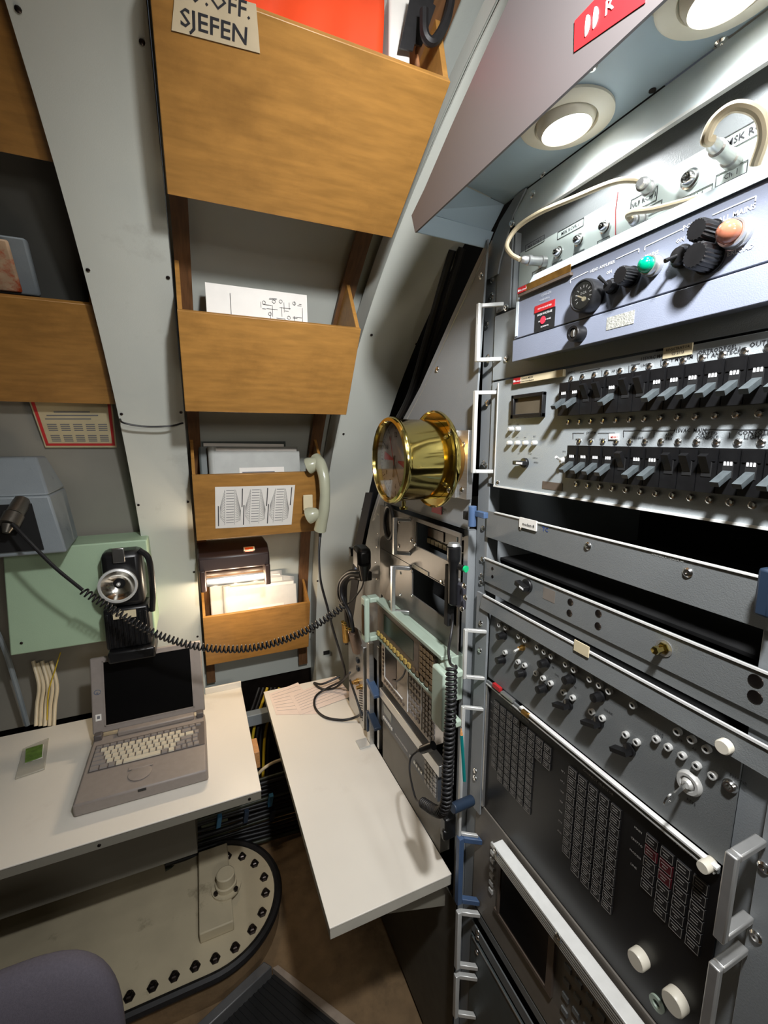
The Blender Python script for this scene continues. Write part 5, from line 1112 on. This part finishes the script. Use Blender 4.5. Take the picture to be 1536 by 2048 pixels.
ok_me = mesh(MB().box(-0.005, 0, -0.0060, 0.0060, -0.0055, 0.0055), 'function_key', M['yellowkey']); bk_me = mesh(MB().box(-0.004, 0, -0.0055, 0.0055, -0.0050, 0.0050), 'number_key', mat('brown_key', (104, 84, 58), 0.5, var=0.1))
n_k = 15
for k in range(n_k):
    y = dy0 - 0.012 - k * (dy0 - dy1 - 0.024) / (n_k - 1); put('function_key', ok_me if k < 10 else bk_me, t, (XD - 0.0002, y, dzb + 0.010))
for i in range(4):
    for j in range(5): put('number_key', bk_me, t, (XD - 0.0002, dy1 + 0.012 + i * 0.016, dzb + 0.026 + j * 0.0145))
for px, py, hs_ in ((740, 1237, 1), (893, 1390, 0)):
    yy = F(px, py, XD - 0.02).y; zc = (dzt + dzb) / 2 + 0.004; H_ = 0.066 if hs_ else 0.062
    gw = 0.017 if hs_ else 0.024
    mb = MB().box(XD - 0.042, XD - 0.026, yy - gw, yy + gw, zc - H_, zc + H_)
    obj('side_grip', mb, M['pale_green'], t, bev=0.005)
    obj('grip_arm', MB().box(XD - 0.0255, XD + 0.004, yy - gw + 0.002, yy + gw - 0.002, zc + H_ - 0.016, zc + H_ - 0.001), M['pale_green'], t, bev=0.003)
    obj('grip_arm', MB().box(XD - 0.0255, XD + 0.004, yy - gw + 0.002, yy + gw - 0.002, zc - H_ + 0.001, zc - H_ + 0.016), M['pale_green'], t, bev=0.003)
    if hs_: obj('grip_inset', xbox(XD - 0.0435, XD - 0.0421, yy + 0.004, yy - 0.012, zc - H_ + 0.022, zc + H_ - 0.022), M['dark_metal'], t)
# beige analyser below
XE = 0.468
t = thing('signal_analyser', 'beige test set with a small dark screen under the pale green counter', 'instrument', (0.48, 0.95, 0.94))
ey0, ey1 = F(763, 1330, XE).y, F(866, 1440, XE).y; ezt = dzb - 0.010; ezb = F(763, 1362, XE).z
obj('face', xbox(XE, XE + 0.03, ey0, ey1, ezb, ezt), M['beige'], t, bev=0.001)
sy0, sy1 = ey0 - 0.030, ey0 - 0.105; sz0, sz1 = ezb + 0.030, ezt - 0.012
obj('screen', xbox(XE - 0.0012, XE - 0.0002, sy0, sy1, sz0, sz1), M['screen'], t)
mb = MB()
for q in ((sy0 + 0.004, sy0 + 0.001, sz0 - 0.004, sz1), (sy0 + 0.004, sy1 - 0.04, sz0 - 0.004, sz0 - 0.001), (ey0 - 0.175, ey0 - 0.178, ezb + 0.01, ezt), (ey0 - 0.250, ey0 - 0.253, ezb + 0.008, ezt)): m2 = xbox(XE - 0.0025, XE - 0.0003, *q); mb.add(m2.v, m2.f)
o2 = obj('panel_line', mb, M['print'], t); o2['kind'] = 'stuff'
sk = mesh(MB().box(-0.003, 0, -0.0035, 0.0035, -0.0030, 0.0030), 'small_key', M['brownish']); sl = mesh(MB().box(-0.003, 0, -0.0045, 0.0045, -0.0045, 0.0045), 'light_key', M['keyg'])
for k in range(7): put('small_key', sk, t, (XE - .0002, ey0 - 0.016, ezb + 0.032 + k * 0.0125))
for k in range(9): put('small_key', sk, t, (XE - .0002, ey0 - 0.028 - k * 0.0155, ezb + 0.016))
for i in range(4):
    for j in range(6): put('light_key', sl, t, (XE - .0002, ey0 - 0.192 - i * 0.015, ezb + 0.022 + j * 0.018))
for i in range(4):
    for j in range(8): put('light_key', sl, t, (XE - .0002, ey0 - 0.266 - i * 0.0155, ezb + 0.016 + j * 0.0135))
obj('probe_lead', MB().tube(spline([F(814, 1330, .45), F(806, 1352, .455), F(794, 1362, .458), F(785, 1360, .466)], 8), 0.0025, 6), M['rubber'], t)
# pale bar and slate unit
XG = 0.475
t = thing('receiver_unit', 'dark slate receiver with a pale top bar, low behind the narrow desk', 'instrument', (0.49, 0.95, 0.80))
gy0, gy1 = F(763, 1400, XG).y, F(876, 1560, XG).y
pz1 = F(756, 1367, XG).z; pz0 = F(756, 1384, XG).z; gt = F(762, 1392, XG).z; gb = F(769, 1447, XG).z
obj('pale_bar', xbox(XG - 0.004, XG + 0.02, gy0 + 0.006, gy1 - 0.01, pz0, pz1), M['alu'], t, bev=0.001)
obj('face', xbox(XG, XG + 0.03, gy0, gy1, gb, gt), M['anr'], t, bev=0.001)
obj('lower_step', xbox(XG + 0.004, XG + 0.03, gy0, gy1 - 0.01, DZ + 0.001, gb - 0.001), mat('under_panel', (96, 92, 84), 0.5), t)
obj('display', xbox(XG - 0.001, XG - 0.0002, gy0 - 0.018, gy0 - 0.075, gb + 0.036, gt - 0.012), mat('grey_lcd', (118, 124, 122), 0.25), t)
wk = mesh(MB().box(-0.003, 0, -0.004, 0.004, -0.0035, 0.0035), 'white_key', M['handle']); mk = mesh(MB().box(-0.003, 0, -0.0055, 0.0055, -0.0045, 0.0045), 'light_key', mat('key_light_grey', (150, 146, 140), 0.5))
for k in range(6): put('white_key', wk, t, (XG - .0002, gy0 - 0.022 - k * 0.0115, gb + 0.020))
for k in range(8): put('white_key', wk, t, (XG - .0002, gy0 - 0.225 - k * 0.0125 if gy0 - 0.225 - k * 0.0125 > gy1 + 0.075 else gy0 - 0.20 + k * 0.0, gb + 0.020))
for i in range(4):
    for j in range(6): put('light_key', mk, t, (XG - .0002, gy1 + 0.012 + i * 0.0145, gb + 0.012 + j * 0.0135))
mb = MB().text('MEASURING RECEIVER', Vector((XG - 0.0005, gy0 - 0.10, gb + 0.016)), 0.008); obj('lettering', mb, M['print'], t)

# post, ties and perforated plate at the left of the instruments
t = thing('mounting_post', 'bare steel slotted post at the far end of the instruments', 'post', (0.46, 1.16, DZ))
py0 = F(738, 1380, 0.465).y
obj('post', xbox(0.462, 0.478, py0 - 0.012, py0 + 0.012, DZ + 0.001, 1.07), M['alu'], t, bev=0.001)
obj('rear_post', xbox(0.480, 0.492, py0 - 0.045, py0 - 0.030, DZ + 0.001, 1.07), M['steel'], t, bev=0.001)
obj('base_plate', xbox(0.425, 0.461, py0 - 0.02, py0 + 0.02, DZ + 0.0008, DZ + 0.006), M['handle'], t)
for z in (0.93, 0.82): obj('blue_strap', MB().obox((0.468, py0 - 0.03, z), (0.012, 0, 0), (0, 0.035, 0.010), (0, -0.002, 0.006)), M['blue'] if z > 0.9 else M['navy'], t, bev=0.002)
obj('navy_clip', xbox(0.455, 0.4615, py0 - 0.006, py0 + 0.006, 0.765, 0.835), M['navy'], t, bev=0.001)
t = thing('perforated_box', 'small perforated metal box with sockets at the back of the narrow desk', 'box', (0.46, 1.22, DZ))
bx0 = 0.470; yb0, yb1 = F(727, 1400, bx0).y, F(703, 1380, bx0).y + 0.03
obj('shell', xbox(bx0, 0.504, yb0, yb1, DZ + 0.001, 1.02), M['alu'], t, bev=0.002)
hm = mesh(MB().cyl((0, 0, 0), (-0.0006, 0, 0), 0.0028, n=8), 'vent_hole', M['matte'])
for i in range(4):
    for j in range(14): put('vent_hole', hm, t, (bx0 - 0.0001, yb0 + 0.012 + i * 0.009, DZ + 0.03 + j * 0.009 + (0.0045 if i % 2 else 0)))
for z in (0.955, 0.925): obj('black_socket', MB().obox((bx0 - 0.004, yb0 + 0.045, z), (0.0035, 0, 0), (0, 0.009, 0), (0, 0, 0.008)), M['navy'], t, bev=0.002)
for y_, z_ in ((yb0 + 0.05, 0.875), (yb0 + 0.02, 0.87), (yb0 + 0.07, 0.86)): obj('bnc_socket', MB().lathe((bx0, y_, z_), NX, [(0, 0.009), (0.006, 0.009), (0.007, 0.006), (0.018, 0.006), (0.018, 0)], 14), M['brass_dull'], t)
# elbow plug with hoses
t = thing('hose_assembly', 'two brown elbow connectors with black hoses looping beside the counter', 'hose', F(712, 1290, .45))
e1, e2 = F(702, 1292, .44), F(690, 1285, .45)
obj('connector', MB().cyl(F(716, 1300, .47), F(706, 1262, .44), 0.020, 0.017, 18), mat('brown_connector', (120, 100, 86), 0.4, 0.5), t, bev=0.002)
obj('second_connector', MB().cyl(F(692, 1282, .46), F(689, 1248, .45), 0.012, 0.010, 16), M['brass_dull'], t)
for q in ((697, 1257), (702, 1259), (688, 1244), (692, 1247)): p = F(*q, .425); obj('clamp', MB().lathe(p, (-1, 0, 0.2), [(0, 0.005), (0.006, 0.0055), (0.010, 0.003), (0.010, 0)], 12), M['brass'], t)
hoses = [((706, 1264, .44), (700, 1230, .43), (684, 1195, .42), (684, 1168, .42), (700, 1150, .43), (722, 1150, .45)), ((702, 1264, .45), (694, 1225, .44), (679, 1195, .43), (680, 1165, .43), (698, 1145, .44), (722, 1143, .455)),
         ((694, 1250, .46), (692, 1220, .45), (690, 1190, .45), (692, 1165, .45), (704, 1155, .455), (724, 1158, .46))]
for h in hoses: obj('hose', MB().tube(spline([F(*q) for q in h], 8), 0.0075, 10), M['rubber'], t, smooth=60)
obj('thin_lead', MB().tube(spline([F(728, 1160, .44), F(722, 1178, .44), F(705, 1200, .43), F(690, 1212, .44)], 6), 0.0025, 6), M['rubber'], t)
t = thing('power_plug', 'chunky black angled plug above the hose loops', 'plug', F(725, 1130, .45))
obj('body', MB().obox(F(724, 1115, .44), (0.022, 0, 0), (0, 0.028, 0.004), (0, 0, 0.034)), M['black'], t, bev=0.012)
obj('boot', MB().cyl(F(728, 1128, .435), F(729, 1160, .44), 0.017, 0.009, 16), M['black'], t)
obj('latch', MB().obox(F(704, 1103, .44), (0.008, 0, 0), (0, 0.010, 0), (0, 0, 0.014)), M['black'], t, bev=0.003)
obj('lock_block', MB().obox(F(733, 1150, .47), (0.012, 0, 0), (0, 0.018, 0), (0, 0, 0.014)), M['black'], t, bev=0.003)
tag(obj('webbing_belt', MB().quadslab([F(745, 985, .53), F(731, 985, .53), F(709, 1090, .53), F(724, 1090, .53)], (0.003, 0, 0)).quadslab([F(724, 1091, .53), F(709, 1091, .53), F(690, 1290, .53), F(702, 1290, .53)], (0.003, 0, 0)), mat('black_webbing', (20, 19, 24), 0.8, var=0.2), smooth=0), 'black webbing belt running down between the right column and the racks', 'belt')
tag(obj('blue_tie', MB().quadslab([F(712, 1128, .50), F(708, 1142, .50), F(722, 1142, .50), F(722, 1128, .50)], (0.004, 0, 0)), mat('bright_blue', (60, 96, 150), 0.5)), 'bright blue tie behind the black plug', 'tie')
for k, (q, lb) in enumerate(((((905, 500), (878, 590), (850, 690), (820, 790), (790, 850)), 'front'), (((925, 495), (893, 600), (865, 690), (835, 780), (812, 835)), 'back'))):
    tag(obj('hull_cable', MB().tube(spline([AX(*p, 0.60 + 0.02 * k) for p in q], 6), 0.010, 8), M['rubber']), '%s of the two black cables in the gap right of the right column' % lb, 'cable', 'black cables in the gap')
cc = [(0.455, py0 + 0.01, DZ + 0.055)]
t2 = tag(obj('desk_lead', MB().tube(spline([F(700, 1345, .45), AZ(683, 1362, .80), AZ(655, 1376, .74), AZ(632, 1392, .727), AZ(630, 1415, .727), AZ(650, 1434, .727), AZ(685, 1440, .727), AZ(712, 1434, .74), F(724, 1425, .46)], 8), 0.0042, 8), M['rubber']), 'black lead curving over the forms on the narrow desk', 'cord')
tag(obj('grey_lead', MB().tube(spline([F(700, 1360, .45), F(712, 1395, .452), F(724, 1432, .458)], 6), 0.004, 8), M['rubber']), 'short black lead along the perforated box', 'cord')

# ---------------------------------------------------------------- hand microphone with coil cord
t = thing('hand_microphone', 'black hand microphone with a green button, hung at the rack edge', 'microphone', AX(910, 1160, 0.46))
def Q(px, py, x=0.462): return AX(px, py, x)
obj('body', MB().lathe(Q(908, 1092), Q(906, 1225) - Q(908, 1092), [(0, 0.010), (0.003, 0.0135), (0.020, 0.0135), (0.030, 0.0130), (0.034, 0.0105), (0.060, 0.0100), (0.118, 0.0098), (0.122, 0.006)], 24, close=True), M['black'], t)
obj('mouth_cap', MB().lathe(Q(908, 1086), Q(906, 1225) - Q(908, 1092), [(0, 0.0), (0, 0.0105), (0.004, 0.0130), (0.0055, 0.0135)], 24), M['alu'], t)
p = Q(918, 1134); obj('button_stem', MB().cyl(p, p + Vector((0.004, -0.014, 0)), 0.006, n=14), M['black'], t)
p2 = p + Vector((0.004, -0.0145, 0)); obj('talk_button', MB().cyl(p2, p2 + Vector((0.001, -0.004, 0)), 0.0065, n=18), M['greenbtn'], t)
obj('clear_holder', MB().obox(Q(919, 1190, 0.472), (0.006, 0, 0), (0, 0.017, 0), (0, 0, 0.026)), mat('smoky_plastic', (60, 60, 66), 0.2, var=0.1), t, bev=0.003)
obj('slim_case', MB().obox(Q(899, 1190, 0.470), (0.008, 0, 0), (0, 0.008, 0), (0, 0, 0.066)), M['matte'], t, bev=0.002)
for q in ((929, 1172), (931, 1195), (924, 1218)): put('screw', xscrew, t, Q(*q, 0.462))
obj('lead', MB().tube(spline([Q(905, 1228), Q(905, 1245), Q(901, 1275, .45), Q(897, 1300, .43), Q(900, 1325, .42), Q(906, 1332, .41)], 8), 0.0028, 8), M['rubber'], t)
cpath = spline([Q(903, 1333, .395), Q(902, 1400, .39), Q(899, 1470, .385), Q(895, 1545, .382), Q(893, 1600, .380), Q(884, 1622, .380), Q(868, 1620, .385), Q(846, 1606, .39)], 8)
obj('coil_cord', MB().tube(helix(cpath, 0.0085, 46, 9), 0.0030, 5), M['rubber'], t, smooth=80)
obj('tail', MB().tube(spline([Q(842, 1605, .392), Q(832, 1598, .395), Q(824, 1570, .40), Q(819, 1540, .41), Q(822, 1515, .42), Q(835, 1502, .43)], 8), 0.0022, 8), M['rubber'], t)
obj('tail_plug', MB().lathe(Q(834, 1503, .43), Q(880, 1486, .46) - Q(834, 1503, .43), [(0, 0.003), (0.012, 0.005), (0.016, 0.009), (0.05, 0.010), (0.055, 0.010)], 16, close=True), M['black'], t)
t = thing('pencil', 'dark green pencil standing point up in a clip at the rack edge', 'pencil', Q(929, 1562))
a_, b_ = Q(929, 1562, .455), Q(923, 1470, .455)
obj('shaft', MB().cyl(a_, b_, 0.0036, n=6), M['pencil'], t, smooth=0); d = (b_ - a_).normalized()
obj('sharpened_wood', MB().cyl(b_, b_ + d * 0.014, 0.0036, 0.0010, 6), M['wood_edge'], t, smooth=0); obj('lead_point', MB().cyl(b_ + d * 0.014, b_ + d * 0.018, 0.0010, 0.0003, 6), M['matte'], t)
tag(obj('pencil_clip', MB().box(0.459, 0.462, 0.700, 0.716, AX(920, 1590, .46).z, AX(920, 1480, .46).z), M['alu'], bev=0.001), 'thin aluminium clip behind the green pencil', 'clip')
# latches
t = thing('blue_latch', 'blue T shaped plastic latch at the rack edge under the clock bracket', 'latch', AX(948, 1030, .48))
obj('grip', MB().cyl(AX(945, 1012, .475), AX(944, 1053, .475), 0.0078, n=18), M['blue'], t, bev=0.001)
obj('arm', MB().obox(AX(963, 1029, .480), (0.005, 0, 0), (0, 0.014, 0), (0, 0, 0.0055)), M['blue'], t, bev=0.001); obj('catch', MB().obox(AX(935, 1031, .485), (0.005, 0, 0), (0, 0.008, 0), (0, 0, 0.008)), M['matte'], t)
tag(obj('navy_latch', MB().obox(AX(1533, 1185, XR - 0.02), (0.006, 0, 0), (0, 0.007, 0), (0, 0, 0.024)), M['navy'], bev=0.003), 'dark navy latch cut off by the right edge, over the modem strip', 'latch')
tag(obj('navy_roller', MB().cyl(AX(905, 1617, .45), AX(944, 1600, .505), 0.011, n=18), M['navy'], bev=0.002), 'dark navy roller at the foot of the coil cord', 'roller')
tag(obj('black_connector', MB().obox(AX(896, 1650, .46), (0.014, 0, 0), (0, 0.012, 0), (0, 0, 0.026)).obox(AX(891, 1668, .45), (0.008, 0, 0), (0, 0.006, 0), (0, 0, 0.012)), M['black'], bev=0.004), 'black connector hanging under the navy roller', 'connector')

# ================================================================ BELOW THE DESKS
t = thing('cable_bundle', 'thick bundle of dark cables along the hull between the two desks', 'cables', AY(530, 1620, 1.66))
random.seed(11)
for k in range(16):
    py = 1555 + k * 8.2; j = random.uniform(-4, 4); m = M['rubber'] if k % 5 else mat('olive_hose', (46, 50, 34), 0.5)
    obj('cable', MB().tube(spline([AY(330, py + 62 + j, 1.62), AY(450, py + 25 + j, 1.66), AY(540, py - 2, 1.66), AY(640, py - 32 + j * 0.5, 1.66), AY(720, py - 60, 1.64)], 6), random.choice((0.008, 0.010, 0.006)), 8), m, t, smooth=60)
for px, py, c_ in ((438, 1642, M['blue']), (541, 1600, M['blue']), (492, 1632, M['navy']), (545, 1628, M['navy'])): obj('cable_tie', MB().obox(AY(px, py, 1.635), (0.008, 0, 0), (0, 0.010, 0), (0.004, 0, 0.022)), c_ if c_ is M['navy'] else mat('tie_blue', (60, 120, 160), 0.4), t)
for k in range(7):
    x = 497 + k * 8
    o = tag(obj('hanging_cable', MB().tube(spline([AY(x + 22, 1375, 1.83), AY(x + 10, 1410, 1.80), AY(x - 2, 1445, 1.78), AY(x - 8, 1480, 1.76), AY(x - 10, 1530, 1.73), AY(x - 12, 1575, 1.70)], 6), 0.006, 8), M['yellow'] if k in (2, 5) else M['rubber']), ('yellow' if k in (2, 5) else 'black') + ' cable in the gap between the desks, %s of seven' % ('first', 'second', 'third', 'fourth', 'fifth', 'sixth', 'seventh')[k], 'cable', 'cables hanging between the desks')
tag(obj('grey_channel', MB().box(0.02, 0.40, 1.74, 1.78, 0.515, 0.565), M['blue_box'], bev=0.003), 'grey steel channel behind the gap between the desks', 'channel')
tag(obj('wooden_block', MB().box(0.1135, 0.134, 1.345, 1.42, 0.630, 0.688), M['wood_edge'], bev=0.002), 'small wooden block fixed to the right edge of the laptop desk', 'block')
tag(obj('white_hose', MB().tube(spline([AY(505, 1560, 1.58), AY(530, 1535, 1.58), AY(560, 1520, 1.6), AY(600, 1512, 1.62)], 8), 0.006, 8), M['cream']), 'white lead crossing the dark gap between the desks', 'cord')
# bolted hatch on the floor
t = thing('bolted_hatch', 'worn beige rounded hatch with a ring of bolts on the floor', 'hatch', (-0.25, 1.42, 0.0))
HC = Vector((-0.055, 1.425, 0)); HR = 0.225
def stadium(r, z): return [Vector((HC.x + r * sin(a), HC.y + r * cos(a), z)) for a in [pi * i / 24 for i in range(25)]] + [Vector((-1.2, HC.y - r, z)), Vector((-1.2, HC.y + r, z))]
obj('plate', MB().prism(stadium(HR, 0.085), (0, 0, 0.012)), M['beige_paint'], t, bev=0.002)
obj('base_ring', MB().prism(stadium(HR + 0.012, 0.001), (0, 0, 0.083)), M['tan_floor'], t)
gp = [Vector((HC.x + (HR + 0.010) * sin(a), HC.y + (HR + 0.010) * cos(a), 0.092)) for a in [pi * i / 30 for i in range(31)]] + [Vector((-1.2, HC.y - HR - 0.010, 0.092))]
obj('gasket', MB().tube(gp, 0.015, 8), M['rubber'], t)
bolt = mesh(MB().lathe((0, 0, 0), (0, 0, 1), [(0, 0.016), (0.003, 0.016), (0.0035, 0.0115), (0.011, 0.0115), (0.013, 0.009), (0.013, 0.006), (0.019, 0.0055), (0.019, 0)], 6), 'bolt', M['dark_metal'])
for px, py in ((258, 1990), (305, 1970), (348, 1950), (390, 1930), (430, 1914), (470, 1892), (504, 1856), (524, 1822), (531, 1783), (528, 1752), (509, 1725), (484, 1711), (455, 1710), (424, 1714), (210, 2012)):
    p = AZ(px, py, 0.105); v = p - HC
    put('bolt', bolt, t, (p.x, p.y, 0.0972))
obj('raised_block', MB().box(-0.085, 0.02, 1.30, 1.61, 0.0975, 0.135), M['beige_paint'], t, bev=0.004)
c = AZ(452, 1762, 0.16); obj('cup', MB().lathe((c.x, c.y, 0.1355), (0, 0, 1), [(0, 0.050), (0.006, 0.050), (0.007, 0.036), (0.022, 0.036), (0.024, 0.031), (0.055, 0.031), (0.058, 0.027), (0.058, 0)], 32), M['beige_paint'], t)
obj('cup_bolt', MB().cyl((c.x - 0.035, c.y - 0.02, 0.137), (c.x - 0.035, c.y - 0.02, 0.150), 0.008, n=6).cyl((c.x + 0.03, c.y - 0.03, 0.137), (c.x + 0.03, c.y - 0.03, 0.150), 0.008, n=6), M['dark_metal'], t)
obj('hinge_bracket', MB().box(-0.07, 0.03, 1.665, 1.70, 0.001, 0.20), mat('olive_bracket', (100, 104, 84), 0.5), t, bev=0.004)
# floor bars and rubber mat
tag(obj('floor_bar', MB().quadslab([AZ(380, 2060, .06), AZ(408, 2060, .06), AZ(544, 1932, .06), AZ(528, 1922, .06)], (0, 0, -0.05)), mat('dull_steel', (104, 104, 104), 0.45, 0.3), bev=0.003), 'grey steel bar on the floor in front of the hatch', 'bar')
t = thing('rubber_mat', 'black ribbed rubber mat with a pale edge strip at the bottom of the picture', 'mat', AZ(550, 2000, 0.0))
q = [AZ(548, 1948, .02), AZ(700, 2070, .02), AZ(640, 2400, .02), AZ(400, 2075, .02)]
obj('mat', MB().quadslab(q, (0, 0, -0.015)), M['matte'], t)
for k in range(14):
    a, b = q[0].lerp(q[3], 0.04 + k * 0.07), q[1].lerp(q[2], 0.04 + k * 0.07); d = b - a
    obj('rib', MB().obox((a + b) / 2 + Vector((0, 0, 0.002)), d / 2, Vector((-d.y, d.x, 0)).normalized() * 0.003, (0, 0, 0.0008)), M['matte'], t)
obj('edge_strip', MB().quadslab([AZ(545, 1936, .03), AZ(556, 1930, .03), AZ(730, 2062, .03), AZ(712, 2076, .03)], (0, 0, -0.025)), mat('worn_edge', (150, 136, 122), 0.6, var=0.15), t)
# chair
t = thing('chair', 'purple grey padded chair back at the bottom left corner', 'chair', (-0.33, 0.75, 0.0))
sc_ = Vector((-0.335, 0.745, 0.68))
def cush(u, v):
    a = 2 * pi * u; b = pi * (v - 0.5); e = 0.62
    sg = lambda x: (abs(x)**e) * (1 if x >= 0 else -1)
    return sc_ + Vector((0.158 * sg(cos(b)) * sg(cos(a)), 0.032 * sg(cos(b)) * sg(sin(a)) + 0.02 * (sin(b))**2, 0.175 * sg(sin(b))))
obj('backrest', MB().grid(cush, 40, 24), M['seat'], t, smooth=80)
obj('back_stem', MB().obox((-0.335, 0.80, 0.52), (0.025, 0, 0), (0, 0.005, 0), (0, 0, 0.20)), M['black'], t, bev=0.003)
def cush2(u, v):
    a = 2 * pi * u; b = pi * (v - 0.5); e = 0.5
    sg = lambda x: (abs(x)**e) * (1 if x >= 0 else -1)
    return Vector((-0.335, 0.50, 0.36)) + Vector((0.22 * sg(cos(b)) * sg(cos(a)), 0.21 * sg(cos(b)) * sg(sin(a)), 0.035 * sg(sin(b))))
obj('seat', MB().grid(cush2, 40, 16), M['seat'], t, smooth=80)
obj('stem_arm', MB().box(-0.36, -0.31, 0.5, 0.81, 0.305, 0.322), M['black'], t)
obj('column', MB().cyl((-0.335, 0.5, 0.05), (-0.335, 0.5, 0.304), 0.025, n=16), M['black'], t)
for k in range(5):
    a = 2 * pi * k / 5 + 0.3; obj('leg', MB().tube([(-0.335, 0.5, 0.06), (-0.335 + 0.22 * cos(a), 0.5 + 0.22 * sin(a), 0.012)], 0.012, 8), M['black'], t)
